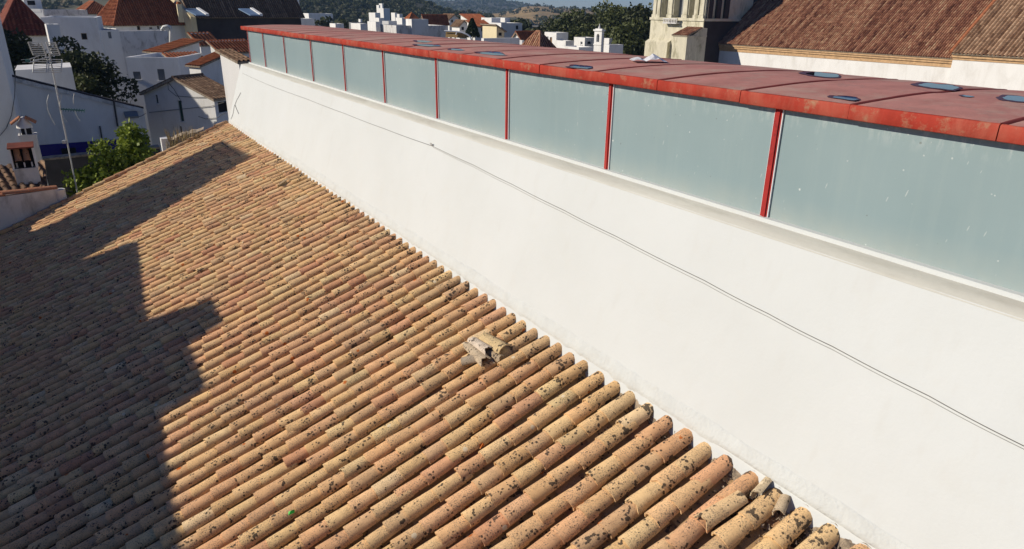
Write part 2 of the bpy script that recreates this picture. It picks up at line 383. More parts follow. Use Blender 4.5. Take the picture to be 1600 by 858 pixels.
    def roof(s, kind, rise, mat, over=0.25, pitch=0.24, ax='x', row=0.4, seed=3, thick=0.1):
        """gable (ridge along ax), hip, or mono"""
        zt = s.zt + 0.03; o = over; A, B, lx, ly = s.ex, s.ey, s.lx, s.ly
        Q = lambda a, b, z: s.c + A * a + B * b + Vector((0, 0, z))
        zt0 = zt - rise * o / ((ly if ax == 'x' else lx) / 2)
        r = M[mat]
        if kind == 'hip':
            m = min(lx, ly) / 2
            if lx >= ly: r0, r1 = Q(m, ly / 2, zt + rise), Q(lx - m, ly / 2, zt + rise)
            else: r0, r1 = Q(lx / 2, m, zt + rise), Q(lx / 2, ly - m, zt + rise)
            zo = zt - rise * o / m
            c = [Q(-o, -o, zo), Q(lx + o, -o, zo), Q(lx + o, ly + o, zo), Q(-o, ly + o, zo)]
            if lx >= ly: fs = [([c[0], c[1], r1, r0], A), ([c[3], c[2], r1, r0], A), ([c[0], c[3], r0], B), ([c[1], c[2], r1], B)]
            else: fs = [([c[0], c[3], r1, r0], B), ([c[1], c[2], r1, r0], B), ([c[0], c[1], r0], A), ([c[3], c[2], r1], A)]
            for i, (p, e) in enumerate(fs): tiled('roof_tiles', p, e, s.root, r, pitch, row=row, seed=seed + i, thick=thick)
            m = MB(); m.tube([r0 - (r1 - r0).normalized() * .02, r1], 0.11, 6)
            for q in c: m.tube([q, r0 if (q - r0).length < (q - r1).length else r1], 0.09, 6)
            m.build('ridge', r, s.root, col=[(0.5, .5, .5, 1)] * len(m.v))
        elif kind == 'gable':
            if ax == 'x':
                r0, r1 = Q(-o, ly / 2, zt + rise), Q(lx + o, ly / 2, zt + rise)
                fs = [([Q(-o, -o, zt0), Q(lx + o, -o, zt0), r1, r0], A), ([Q(-o, ly + o, zt0), Q(lx + o, ly + o, zt0), r1, r0], A)]
                gm = [[Q(0, 0, s.zt), Q(0, ly, s.zt), Q(0, ly / 2, zt + rise - .05)], [Q(lx, 0, s.zt), Q(lx, ly, s.zt), Q(lx, ly / 2, zt + rise - .05)]]
            else:
                r0, r1 = Q(lx / 2, -o, zt + rise), Q(lx / 2, ly + o, zt + rise)
                fs = [([Q(-o, -o, zt0), Q(-o, ly + o, zt0), r1, r0], B), ([Q(lx + o, -o, zt0), Q(lx + o, ly + o, zt0), r1, r0], B)]
                gm = [[Q(0, 0, s.zt), Q(lx, 0, s.zt), Q(lx / 2, 0, zt + rise - .05)], [Q(0, ly, s.zt), Q(lx, ly, s.zt), Q(lx / 2, ly, zt + rise - .05)]]
            for i, (p, e) in enumerate(fs): tiled('roof_tiles', p, e, s.root, r, pitch, row=row, seed=seed + i, thick=thick)
            for t in gm:
                g = MB(); g.poly(t); g.build('gable', s.wall.data.materials[0], s.root)
            m = MB(); m.tube([r0, r1], 0.12, 6); m.build('ridge', r, s.root, col=[(0.5, .5, .5, 1)] * len(m.v))
        else:                                            # mono: low edge on side ax ('-x','+x','-y','+y')
            z1 = zt + rise
            hi = {'-x': lambda a, b: a, '+x': lambda a, b: 1 - a, '-y': lambda a, b: b, '+y': lambda a, b: 1 - b}[ax]
            pts = []
            for a, b in ((0, 0), (1, 0), (1, 1), (0, 1)):
                pts.append(Q(a * lx + (o if a else -o), b * ly + (o if b else -o), zt + rise * hi(a, b)))
            e = B if 'x' in ax else A
            order = {'-x': [0, 3, 2, 1], '+x': [1, 2, 3, 0], '-y': [0, 1, 2, 3], '+y': [3, 2, 1, 0]}[ax]
            tiled('roof_tiles', [pts[i] for i in order], e, s.root, r, pitch, row=row, seed=seed, thick=thick)
            g = MB(); cs = [(0, 0), (1, 0), (1, 1), (0, 1)]
            for i in range(4):
                a, b = cs[i], cs[(i + 1) % 4]; za, zb_ = s.zt + rise * hi(*a), s.zt + rise * hi(*b)
                pl = [Q(a[0] * lx, a[1] * ly, s.zt), Q(b[0] * lx, b[1] * ly, s.zt)]
                if zb_ > s.zt + .01: pl.append(Q(b[0] * lx, b[1] * ly, zb_ - .03))
                if za > s.zt + .01: pl.append(Q(a[0] * lx, a[1] * ly, za - .03))
                if len(pl) > 2: g = MB(); g.poly(pl); g.build('gable', s.wall.data.materials[0], s.root)
        return s

def leaf_quads(centers, size, rng, up_bias=0.3):
    n = len(centers); d = rng.normal(size=(n, 3)); d[:, 2] += up_bias; d /= np.linalg.norm(d, axis=1, keepdims=True)
    t = np.cross(d, rng.normal(size=(n, 3))); t /= np.linalg.norm(t, axis=1, keepdims=True); b = np.cross(d, t)
    s = size * rng.uniform(0.6, 1.35, size=(n, 1)); a = t * s; c = b * s * rng.uniform(.45, .8, size=(n, 1))
    V = np.stack([centers - a, centers - c * .9 + a * .1, centers + a, centers + c + a * .1], 1).reshape(-1, 3)
    return V
def leaf_mesh(name, centers, tints, size, mat, rng, parent=None, org=Vector((0, 0, 0)), kind=None):
    V = leaf_quads(centers, size, rng); n = len(centers)
    me = bpy.data.meshes.new(name); me.vertices.add(4 * n); me.loops.add(4 * n); me.polygons.add(n)
    me.vertices.foreach_set('co', (V - np.array(org)).astype(np.float32).ravel())
    me.loops.foreach_set('vertex_index', np.arange(4 * n, dtype=np.int32))
    me.polygons.foreach_set('loop_start', np.arange(0, 4 * n, 4, dtype=np.int32))
    me.materials.append(mat); me.update(calc_edges=True)
    a = me.color_attributes.new('tint', 'FLOAT_COLOR', 'POINT'); tt = np.repeat(tints, 4); a.data.foreach_set('color', np.stack([tt, tt, tt, np.ones_like(tt)], 1).astype(np.float32).ravel())
    o = bpy.data.objects.new(name, me); COL.objects.link(o)
    if parent: o.parent = parent
    if kind: o['kind'] = kind
    return o
def tree(name, label, base, top, rad, mat, seed, nl=2600, leaf=0.22, cat='tree', group=None, flat=0.75, lobes=16, trunk_r=0.2, crown_from=0.25, lobe=1.0):
    rng = np.random.default_rng(seed); base = Vector(base); h = top - base.z
    root = empty(name, base, label, cat, group)
    cz0 = base.z + h * crown_from; cen = []; rr = []
    for k in range(lobes):
        a = rng.uniform(0, 2 * math.pi); q = rng.uniform(0.0, 1.0); t = rng.uniform(0.05, 1.0)
        wr = rad * (1 - 0.75 * max(0, t - 0.35) / 0.65) * math.sqrt(q); lr = rad * rng.uniform(0.28, 0.5) * lobe
        cen.append((base.x + wr * math.cos(a), base.y + wr * math.sin(a), min(top - lr * .75, cz0 + lr * .5 + (top - cz0 - lr) * t))); rr.append(lr)
    cen = np.array(cen); rr = np.array(rr)
    pk = rng.choice(lobes, nl, p=rr ** 2 / (rr ** 2).sum()); d = rng.normal(size=(nl, 3)); d /= np.linalg.norm(d, axis=1, keepdims=True)
    rad_ = rr[pk] * rng.uniform(0.55, 1.05, nl) ** 0.6 * (1 + .12 * rng.normal(size=nl))
    P = cen[pk] + d * rad_[:, None] * np.array([1, 1, flat])
    tint = np.clip(0.25 + 0.5 * rng.random(nl) + 0.3 * rng.random(lobes)[pk] - .1, 0, 1)
    leaf_mesh('crown', P, tint, leaf, mat, rng, root, base)
    tr = MB(); tp = Vector((base.x, base.y, cz0 + h * .15)); tr.tube([base, base.lerp(tp, .5) + Vector((.1 * trunk_r, -.4 * trunk_r, 0)), tp], trunk_r, 7, trunk_r * .6)
    for k in range(min(7, lobes)): tr.tube([tp - Vector((0, 0, h * .06 * (k % 3))), tp.lerp(Vector(cen[k]), .5) + Vector((0, 0, .1)), Vector(cen[k])], trunk_r * .45, 5, trunk_r * .12)
    tr.build('trunk', M['bark'], root)
    return root

# ================================================================== SETTING: ground, sea, hills
g = MB(); n = 48; gz = -10.0
ring = [(4000 * math.cos(k * 2 * math.pi / n), 4000 * math.sin(k * 2 * math.pi / n), gz) for k in range(n)]
g.poly(ring); g.build('ground', M['ground'], kind='structure')
msea, nt_, b_ = newmat('sea_water'); b_.inputs['Base Color'].default_value = (0.03, 0.07, 0.12, 1); b_.inputs['Roughness'].default_value = 0.25
g = MB(); g.poly([(6000 * math.cos(k * 2 * math.pi / n), 6000 * math.sin(k * 2 * math.pi / n), gz - 2) for k in range(n)]); g.build('sea', msea, kind='structure')

def fbm(x, y, s): return mn.fractal(Vector((x * s, y * s, 3.7)), 1.0, 2.0, 5)
def hill(name, profile, D, front, back, mat, amp, seed):
    """ridge line through given directions at distance D; slopes fall to the ground in front and behind"""
    xs = [p[0] for p in profile]; ys = [p[1] for p in profile]
    cols = np.linspace(xs[0], xs[-1], 70); rows = np.linspace(-1, 1, 25); V = []
    for px in cols:
        R = at(px, float(np.interp(px, xs, ys)), D)
        for t in rows:
            dd = D + (t * front if t < 0 else t * back); Q = at(px, 12, dd)
            k = 0.5 + 0.5 * math.cos(math.pi * abs(t)); z = gz - 1.5 + (R.z - gz + 1.5) * k ** 0.8
            z += amp * fbm(Q.x + seed * 50, Q.y, 1 / (amp * 9)) * k
            V.append((Q.x, Q.y, z))
    m = len(rows); Fc = [(i * m + j, (i + 1) * m + j, (i + 1) * m + j + 1, i * m + j + 1) for i in range(len(cols) - 1) for j in range(m - 1)]
    b = MB(); b.v = V; b.f = Fc; b.sm = [True] * len(Fc); o = b.build(name, mat, kind='structure')
    o.data.update()
    return V, m
M['hillsoil'] = plain('hillside_scrub', (0.085, 0.08, 0.04, 1), 0.95, 0.4, 0.03, 0, stain=(0.24, 0.17, 0.075, 1), stain_amt=0.8, stain_scale=0.02)
M['farhill'] = plain('far_hill_scrub', (0.060, 0.058, 0.036, 1), 0.95, 0.45, 0.02, 0, stain=(0.13, 0.09, 0.05, 1), stain_amt=0.6, stain_scale=0.006)
M['gold'] = plain('dry_field', (0.30, 0.20, 0.085, 1), 0.95, 0.25, 0.02, 0, stain=(0.10, 0.09, 0.04, 1), stain_amt=0.8, stain_scale=0.03)
h1, m1 = hill('wooded_hill', [(-260, -10), (0, -16), (200, -22), (420, -26), (540, -20), (600, -9), (640, -1), (655, 6), (685, 11), (705, 16), (760, 24), (830, 33)], 620, 300, 250, M['hillsoil'], 6, 1)
h2, m2 = hill('far_hill', [(480, 8), (600, 6), (660, 4.5), (700, 4), (735, 2), (765, 2), (790, 5), (815, 9), (835, 12), (870, 18), (930, 26)], 2100, 900, 700, M['farhill'], 14, 2)
h3, m3 = hill('golden_hill', [(760, 26), (800, 20), (828, 13), (845, 10.5), (858, 12), (875, 14), (920, 17), (1000, 20), (1100, 24)], 1050, 500, 300, M['gold'], 5, 3)

def wood(name, label, V, m, px0, px1, tmin, tmax, count, size, leaf, per, mat, seed):
    rng = np.random.default_rng(seed); nc = len(V) // m; cs = []; ts = []; tries = 0
    while len(cs) < count and tries < count * 30:
        tries += 1
        i = int(rng.integers(0, nc - 1)); j = rng.uniform(tmin, tmax) * (m - 1); j0 = int(j)
        a, b2 = Vector(V[i * m + j0]), Vector(V[(i + 1) * m + min(j0 + 1, m - 1)])
        p = a.lerp(b2, float(rng.random())); x, y, z = proj(p)
        if not (px0 < x < px1): continue
        if fbm(p.x, p.y, 1 / 70) < -0.22: continue
        s = size * rng.uniform(.55, 1.25); d = rng.normal(size=(per, 3)); d /= np.linalg.norm(d, axis=1, keepdims=True)
        d *= rng.uniform(.6, 1.05, (per, 1)) * s; d[:, 2] *= .85
        cs.append(d + np.array([p.x, p.y, p.z + s * .55])); ts.append(np.clip(rng.uniform(0, .6) + .4 * rng.random(per), 0, 1))
    o = leaf_mesh(name, np.concatenate(cs), np.concatenate(ts), leaf, mat, rng, kind='stuff'); o['label'] = label; o['category'] = 'wood'
wood('hillside_wood', 'dense dark trees covering the hillside behind the town', h1, m1, -60, 770, 0.06, 0.52, 4200, 2.1, 0.75, 34, M['fol_hill'], 4)
wood('far_hill_scrub', 'sparse scrub dotting the distant blue ridge', h2, m2, 560, 900, 0.1, 0.52, 1200, 4.0, 2.0, 14, M['fol_hill'], 5)
wood('field_scrub', 'scattered bushes on the dry golden field', h3, m3, 780, 1000, 0.03, 0.52, 260, 2.6, 1.0, 36, M['fol_hill'], 6)

# ================================================================== MAIN BUILDING
TH = math.radians(20.5); U = Vector((-math.cos(TH), 0, -math.sin(TH))); NR = Vector((-math.sin(TH), 0, math.cos(TH)))
Y0, Y1 = -0.6, 22.3
bld = empty('building', (2, 11, -10), 'long building with clay tile roof, white sloping wall, frosted glass strip and red cap', 'building')
mwall, nt_, b_ = newmat('white_sloping_wall'); p_ = pos(nt_)
c_ = ramp(nt_, noise(nt_, p_, 0.7, 5, 0.6), [(0.3, (0.565, 0.588, 0.58)), (0.7, (0.60, 0.625, 0.622))])
c_ = mixc(nt_, ramp(nt_, noise(nt_, p_, 2.2, 6, 0.7, 0.6), [(0.55, G(0)), (0.75, G(0.28))]), c_, (0.575, 0.575, 0.54, 1))
c_ = mixc(nt_, ramp(nt_, noise(nt_, pos(nt_, (6, 6, 0.8)), 1.2, 4, 0.6), [(0.56, G(0)), (0.76, G(0.20))]), c_, (0.50, 0.49, 0.45, 1))
nt_.links.new(c_, b_.inputs['Base Color']); b_.inputs['Roughness'].default_value = 0.8
bump(nt_, b_, mth(nt_, 'ADD', noise(nt_, p_, 3.0, 6, 0.6), mth(nt_, 'MULTIPLY', noise(nt_, p_, 40, 3), 0.15)), 0.22, 0.03)
XL, ZL, XG, ZG = 0.555, 1.63, 0.824, 1.675
# sloping wall as a gently uneven sheet with thickness
b = MB(); ny, nz = 190, 14
for i in range(ny + 1):
    y = Y0 - 0.3 + (Y1 - Y0 + 0.3) * i / ny
    for j in range(nz + 1):
        t = -0.14 + 1.14 * j / nz; d = 0.006 * mn.noise(Vector((y * 0.9, t * 3, 1.0))) * (1 if 0 < j < nz else 0)
        b.v.append((XL * t - d, y, ZL * t))
b.f = [(i * (nz + 1) + j, (i + 1) * (nz + 1) + j, (i + 1) * (nz + 1) + j + 1, i * (nz + 1) + j + 1) for i in range(ny) for j in range(nz)]
b.f = [q[::-1] for q in b.f]; b.sm = [True] * len(b.f)
b.build('sloping_wall', mwall, bld)
b = MB(); pr = [(-0.02, -0.08), (XL - 0.004, ZL - 0.012), (XG + 0.01, ZL + 0.004), (XG + 0.01, -0.08)]   # core behind the sheet
b.prism([(x + 0.02, Y0 - 0.3, z - 0.02) for x, z in pr], (0, Y1 - Y0 + 0.297, 0)); b.build('wall_core', mwall, bld)
mledge = plain('sill_mortar', (0.56, 0.55, 0.49, 1), 0.9, 0.10, 2.0, 0.4, 0.01, stain=(0.40, 0.38, 0.32, 1), stain_amt=0.5, stain_scale=3.5, stretch=(1, .3, 1))
b = MB(); ny = 120; v = []
for i in range(ny + 1):
    y = Y0 - .3 + (Y1 - .01 - Y0 + .3) * i / ny; e1 = 0.004 * mn.noise(Vector((y * 2, 0, 0)))
    v += [(XL - 0.008 + e1, y, ZL - 0.012), (XL + 0.004 + e1, y, ZL + 0.004), (XG - 0.05, y, ZL + 0.02 + e1), (XG + 0.03, y, ZL + 0.021)]
b.add(v, [(i * 4 + j, i * 4 + j + 1, (i + 1) * 4 + j + 1, (i + 1) * 4 + j) for i in range(ny) for j in range(3)], True)
b.build('sill_ledge', mledge, bld)
b = MB(); b.box(XG - 0.045, XG + 0.03, Y0 - .3, Y1 - 0.02, ZL + 0.012, ZG + 0.01); b.build('glass_kerb', mwall, bld)

# frosted panes and red mullions
mg, nt_, b_ = newmat('frosted_glass'); p_ = pos(nt_)
c_ = ramp(nt_, noise(nt_, p_, 0.8, 4, 0.6), [(0.3, (0.235, 0.32, 0.335)), (0.7, (0.265, 0.352, 0.367))])
gz_ = nt_.nodes.new('ShaderNodeSeparateXYZ'); nt_.links.new(p_, gz_.inputs[0])
def near_z(z0, wid): return mth(nt_, 'SUBTRACT', 1.0, mth(nt_, 'MULTIPLY', mth(nt_, 'ABSOLUTE', mth(nt_, 'SUBTRACT', gz_.outputs[2], z0)), 1 / wid), True)
dust = mth(nt_, 'MULTIPLY', near_z(1.68, 0.24), noise(nt_, p_, 5, 4)); c_ = mixc(nt_, mth(nt_, 'MULTIPLY', dust, 0.45), c_, (0.50, 0.47, 0.38, 1))
drip = mth(nt_, 'MULTIPLY', near_z(2.57, 0.16), ramp(nt_, noise(nt_, pos(nt_, (3, 3, 1)), 5, 5, .7), [(.5, G(0)), (.62, G(.35))])); c_ = mixc(nt_, drip, c_, (0.62, 0.66, 0.64, 1))
def spots2d(nt, p, scl, sy, sz, size, keep, jag):
    x_ = nt.nodes.new('ShaderNodeSeparateXYZ'); nt.links.new(p, x_.inputs[0]); k_ = nt.nodes.new('ShaderNodeCombineXYZ')
    nt.links.new(mth(nt, 'MULTIPLY', mth(nt, 'ADD', x_.outputs[1], mth(nt, 'MULTIPLY', x_.outputs[2], 0.25 if sy > 2 else 0.0)), sy), k_.inputs[0]); nt.links.new(mth(nt, 'MULTIPLY', x_.outputs[2], sz), k_.inputs[1])
    v = nt.nodes.new('ShaderNodeTexVoronoi'); v.voronoi_dimensions = '2D'; v.inputs['Scale'].default_value = scl; nt.links.new(k_.outputs[0], v.inputs['Vector'])
    c = nt.nodes.new('ShaderNodeSeparateColor'); nt.links.new(v.outputs['Color'], c.inputs[0])
    d = mth(nt, 'ADD', v.outputs['Distance'], mth(nt, 'MULTIPLY', noise(nt, p, 90, 3, .7), jag))
    return mth(nt, 'MULTIPLY', mth(nt, 'GREATER_THAN', c.outputs[0], keep), mth(nt, 'LESS_THAN', d, mth(nt, 'MULTIPLY', size, mth(nt, 'ADD', c.outputs[1], 0.4))))
for scl, sy, sz, size, keep, jag, am, cc in ((3.0, 1, 1, .040, .55, .055, .75, (0.66, 0.70, 0.68, 1)), (7.0, 1, 1, .055, .66, .06, .6, (0.60, 0.64, 0.62, 1)), (1.7, 6, 1.1, .045, .70, .035, .45, (0.62, 0.66, 0.64, 1)), (4.0, 1, 1, .04, .8, .04, .5, (0.12, 0.12, 0.09, 1))):
    c_ = mixc(nt_, mth(nt_, 'MULTIPLY', spots2d(nt_, p_, scl, sy, sz, size, keep, jag), am), c_, cc)
strk = ramp(nt_, noise(nt_, pos(nt_, (7, 7, .5)), 1.5, 5, .65), [(.5, G(0)), (.75, G(.12))]); c_ = mixc(nt_, strk, c_, (0.40, 0.46, 0.44, 1))
nt_.links.new(c_, b_.inputs['Base Color']); b_.inputs['Roughness'].default_value = 0.42; b_.inputs['Coat Weight'].default_value = 0.25; b_.inputs['Coat Roughness'].default_value = 0.15
def red_mat(name, base, fade, amt, scale, grime, gamt, stretch=None, bm=.4):
    m, nt, b = newmat(name); p = pos(nt, stretch)
    c = ramp(nt, noise(nt, p, scale, 5, 0.65), [(0.3, sc(base, 0.8)), (0.7, sc(base, 1.2))])
    c = mixc(nt, ramp(nt, noise(nt, p, scale * .6, 6, 0.7, 0.3), [(0.48, G(0)), (0.66, G(amt))]), c, fade)
    c = mixc(nt, ramp(nt, noise(nt, pos(nt), scale * 1.4, 6, 0.72), [(0.55, G(0)), (0.70, G(gamt))]), c, grime)
    nt.links.new(c, b.inputs['Base Color']); b.inputs['Roughness'].default_value = 0.8; b.inputs['Specular IOR Level'].default_value = .1
    if bm: bump(nt, b, noise(nt, pos(nt), 25, 5, .65), bm, 0.01)
    return m
M['redfascia'] = red_mat('weathered_red_fascia', (0.36, 0.046, 0.030, 1), (0.42, 0.12, 0.08, 1), 0.75, 4.0, (0.36, 0.24, 0.15, 1), 0.8, (1, 1, .4))
M['redtop'] = red_mat('faded_red_cap_top', (0.48, 0.225, 0.19, 1), (0.49, 0.34, 0.275, 1), 0.95, 2.2, (0.32, 0.21, 0.18, 1), 0.8)
M['redseam'] = red_mat('red_joint', (0.19, 0.04, 0.036, 1), (0.24, 0.08, 0.07, 1), 0.5, 5, (0.10, 0.05, 0.04, 1), 0.5)
M['redmull'] = red_mat('red_mullion_paint', (0.36, 0.035, 0.032, 1), (0.42, 0.07, 0.055, 1), 0.4, 5, (0.11, 0.025, 0.03, 1), 0.8, (1, 1, .5), .2)
strip = empty('glass_strip', bld.location); strip.parent = bld; strip.location = (0, 0, 0); ORG[strip.name] = Vector(bld.location)
MY = [-0.55, 1.53, 3.60, 5.68, 7.73, 9.77, 11.86, 13.92, 16.06, 18.28, 20.38, 22.18]
for k in range(len(MY) - 1):
    b = MB(); o = 0.003 * (k % 2); b.box(XG + 0.012 + o, XG + 0.026 + o, MY[k] + 0.03, MY[k + 1] - 0.03, ZG - 0.02, 2.61); b.build('glass_pane', mg, strip)
for k, y in enumerate(MY):
    b = MB(); wd = 0.035 if k < len(MY) - 1 else 0.03
    b.box(XG - 0.004, XG + 0.006, y - wd, y + wd, ZG, 2.60); b.box(XG - 0.016, XG - 0.004, y - wd * .55, y + wd * .25, ZG + .003, 2.599); b.box(XG + 0.0061, XG + 0.05, y - 0.02, y + 0.02, ZG - .015, 2.612)
    mo = b.build('mullion', M['redmull'], strip)
    b = MB(); b.box(XG - 0.003, XG + 0.010, y - wd - 0.008, y - wd - .0005, ZG + .004, 2.597); b.box(XG - 0.003, XG + 0.010, y + wd + .0005, y + wd + 0.003, ZG + .004, 2.597); b.build('sealant', M['plastic'], mo)
b = MB(); b.box(XG - .01, 2.85, 22.19, 22.22, ZL, 2.57); b.build('end_panel', M['white'], bld)
b = MB(); b.box(2.85, 2.9, Y0 - .3, 22.2, -9.9, 2.57); b.build('back_wall', M['white'], bld)
b = MB(); b.box(0.02, 2.84, 22.23, 22.29, -9.9, -0.05); b.build('end_wall', M['white'], bld)

# red cap: separate sections with joints
cap = empty('red_cap', bld.location); cap.parent = bld; cap.location = (0, 0, 0); ORG[cap.name] = Vector(bld.location)
XC0, XC1 = 0.765, 3.03
DENT = []
def capz0(x, y=0.0): return 2.688 + 0.038 * (1 - ((x - 1.9) / 1.13) ** 2) + 0.003 * mn.noise(Vector((x * 1.3, y * 1.1, 0)))
def capz(x, y=0.0):
    z = capz0(x, y)
    for c, e1, e2, zl in DENT:
        dx, dy = x - c.x, y - c.y; n = math.hypot(dx * e1.x + dy * e1.y, dx * e2.x + dy * e2.y)
        if n < 1.7: t = min(1, (1.7 - n) / .45); z += (zl - z) * t * t * (3 - 2 * t)
    return z
PUD = [(1290, 117.5, 27, 3.0, .08), (1468, 135.5, 29, 4.0, .10), (1322, 154.5, 20, 2.2, .12), (1592, 155, 26, 4.2, .08), (1512, 151, 8, 1.3, .1), (770, 84.5, 21, 2.0, .06), (662, 65, 12, 1.3, .05), (668, 71.5, 16, 1.4, .05), (714, 78, 12, 1.2, .05), (907, 105.5, 16, 1.8, .06)]
def on_cap(px, py):
    z = 2.71
    for _ in range(8):
        P = on_plane(px, py, Vector((0, 0, z)), Vector((0, 0, 1))); z = capz(min(max(P.x, XC0), XC1), P.y)
    return P
for px, py, wx, wy, sl_ in PUD:                          # shallow level hollows where water stands
    c = on_cap(px, py); a_ = (on_cap(px + wx, py + wx * sl_) - on_cap(px - wx, py - wx * sl_)) / 2; b2 = (on_cap(px, py - wy) - on_cap(px, py + wy)) / 2
    det = a_.x * b2.y - a_.y * b2.x
    DENT.append((c.copy(), Vector((b2.y / det, -b2.x / det)), Vector((-a_.y / det, a_.x / det)), c.z - .002))
SE = 0.985; s0 = 1.98 - 3 * SE
for k in range(24):
    a, c = s0 + k * SE, s0 + (k + 1) * SE; dz = rnd.uniform(-.003, .003); b = MB(); nx, nyy = 46, 16; vs = []
    for i in range(nx + 1):
        x = XC0 + (XC1 - XC0) * i / nx
        for j in range(nyy + 1):
            t = j / nyy; y = a + 0.004 + (SE - 0.008) * t
            ed = min(t, 1 - t) * SE; z = capz(x, y) + dz - 0.012 * math.exp(-ed / 0.04)
            vs.append((x, y, z))
    b.add(vs, [(i * (nyy + 1) + j, (i + 1) * (nyy + 1) + j, (i + 1) * (nyy + 1) + j + 1, i * (nyy + 1) + j + 1) for i in range(nx) for j in range(nyy)], True)
    so_ = b.build('cap_section', M['redtop'], cap)
    b = MB(); dx = rnd.uniform(-.004, .004); zz0 = 2.583 + rnd.uniform(-.004, .004)
    fx = XC0 - 0.012 + dx; zt_ = capz(XC0) + dz - 0.004
    vs = []
    for t in np.linspace(0, 1, 7):
        y = a + 0.003 + (SE - .006) * t; q = .003 * mn.noise(Vector((y * 4, 2, 1))); 
        vs += [(fx + .02, y, zt_ + .003), (fx + .003 + q, y, zt_ - .002), (fx + q, y, zt_ - .012), (fx - q, y, zz0 + .006), (fx + .006, y, zz0), (fx + 0.14, y, zz0 + .002)]
    b.add(vs, [(i * 6 + j, i * 6 + j + 1, (i + 1) * 6 + j + 1, (i + 1) * 6 + j) for i in range(6) for j in range(5)], True)
    b.add([vs[j] for j in range(6)] + [(fx + .14, a + .003, zt_)], [tuple(range(7))]); b.add([vs[36 + j] for j in range(6)] + [(fx + .14, a + SE - .003, zt_)], [tuple(range(7))[::-1]])
    b.build('fascia', M['redfascia'], so_)
    b = MB(); pts = [(XC0 + .004 + (XC1 - XC0) * i / 20, a + .01 * mn.noise(Vector((i * .4, k, 0))), capz(XC0 + .004 + (XC1 - XC0) * i / 20, a) - 0.010 + .004 * mn.noise(Vector((i, k, 5)))) for i in range(21)]
    vs = []
    for x, y, z in pts: vs += [(x, y - .030, z - .010), (x, y - .012, z + .008), (x, y + .010, z + .010), (x, y + .030, z - .010)]
    b.add(vs, [(i * 4 + j, (i + 1) * 4 + j, (i + 1) * 4 + j + 1, i * 4 + j + 1) for i in range(20) for j in range(3)], True)
    b.build('joint', M['redseam'], cap)
b = MB(); b.box(XC0 + .13, XC1, s0, s0 + 24 * SE, 2.60, 2.66); b.build('cap_core', M['redseam'], cap)

# ------------------------------------------------------------------ clay tile roof
roof = empty('tile_roof', bld.location); roof.parent = bld; roof.location = (0, 0, 0); ORG[roof.name] = Vector(bld.location)
BL = Vector(bld.location)
UE = 8.1
def vend(u): return 22.4 - 0.2 * u * math.cos(TH)
def und(u, v): return 0.030 * mn.noise(Vector((u * 0.35, v * 0.30, 4.0))) + 0.010 * mn.noise(Vector((u * 1.3, v * 1.1, 9.0)))
def RP(u, v, n=0.0): return U * u + Vector((0, v, 0)) + NR * (n + und(u, v))
def tile_mesh(seed, L=0.37, jag=0.0, jag_top=0.0):
    r_ = random.Random(seed); ns = 7; out = []; inn = []
    for e in (0, 1):
        wv, hv = (0.072, 0.064) if e == 0 else (0.085, 0.074)
        for k in range(ns + 1):
            q = k / ns; a = math.pi * (q - .055 * math.sin(4 * math.pi * q)); j = (r_.uniform(-1, 1) * (jag if e else jag_top)) + (0 if not e else r_.uniform(-.003, .003))
            x = e * L + j; c, s_ = math.cos(a), math.sin(a); s_ = s_ ** 0.62 if s_ > 0 else 0
            wob = 1 + r_.uniform(-.02, .02)
            out.append((x, wv * c * wob, hv * s_ * wob)); inn.append((x, (wv - .012) * c * wob, max(0, (hv - .012) * s_ * wob)))
    m = ns + 1; V = out + inn; Fc = []; sm = []
    for k in range(ns): Fc.append((k, k + 1, m + k + 1, m + k)); sm.append(True)
    for k in range(ns): Fc.append((2 * m + k, 3 * m + k, 3 * m + k + 1, 2 * m + k + 1)); sm.append(True)
    b = MB(); b.v = V; b.f = Fc; b.sm = sm
    b.add([out[m + k] for k in range(m)] + [inn[m + k] for k in range(m)], [(k, k + 1, m + k + 1, m + k) for k in range(ns)])
    b.add([out[0], out[m], inn[m], inn[0]], [(0, 1, 2, 3)]); b.add([out[ns], out[m + ns], inn[m + ns], inn[ns]], [(3, 2, 1, 0)])
    return b
TV = [tile_mesh(s) for s in range(5)] + [tile_mesh(20 + s, jag=0.016) for s in range(3)] + [tile_mesh(40, L=0.30, jag=0.03, jag_top=.02), tile_mesh(41, L=0.33, jag=0.022)]
TM = []
for k, b in enumerate(TV):
    me = bpy.data.meshes.new('tile'); me.from_pydata(b.v, [], b.f); me.polygons.foreach_set('use_smooth', b.sm); me.materials.append(M['tile_o']); me.update(); TM.append(me)
PAL = [((0.79, 0.50, 0.25), 8), ((0.81, 0.54, 0.28), 6), ((0.78, 0.465, 0.245), 6), ((0.74, 0.42, 0.23), 3.5), ((0.70, 0.455, 0.25), 3), ((0.66, 0.345, 0.19), 1), ((0.82, 0.58, 0.31), 2)]
def tilecol(r_):
    c = r_.choices([p for p, _ in PAL], [q for _, q in PAL])[0]; k = r_.uniform(.88, 1.05)
    return tuple(min(1, x * k * r_.uniform(.97, 1.03)) for x in c) + (1.0,)
VERTB = Matrix((U, Vector((0, -1, 0)), NR)).transposed()      # local x down the slope, z off the roof
r_ = random.Random(11); tiles = []; cols = []
v = 0.62; k = 0
while v < 22.35: cols.append(v); v += 0.232 + r_.uniform(-.012, .012)
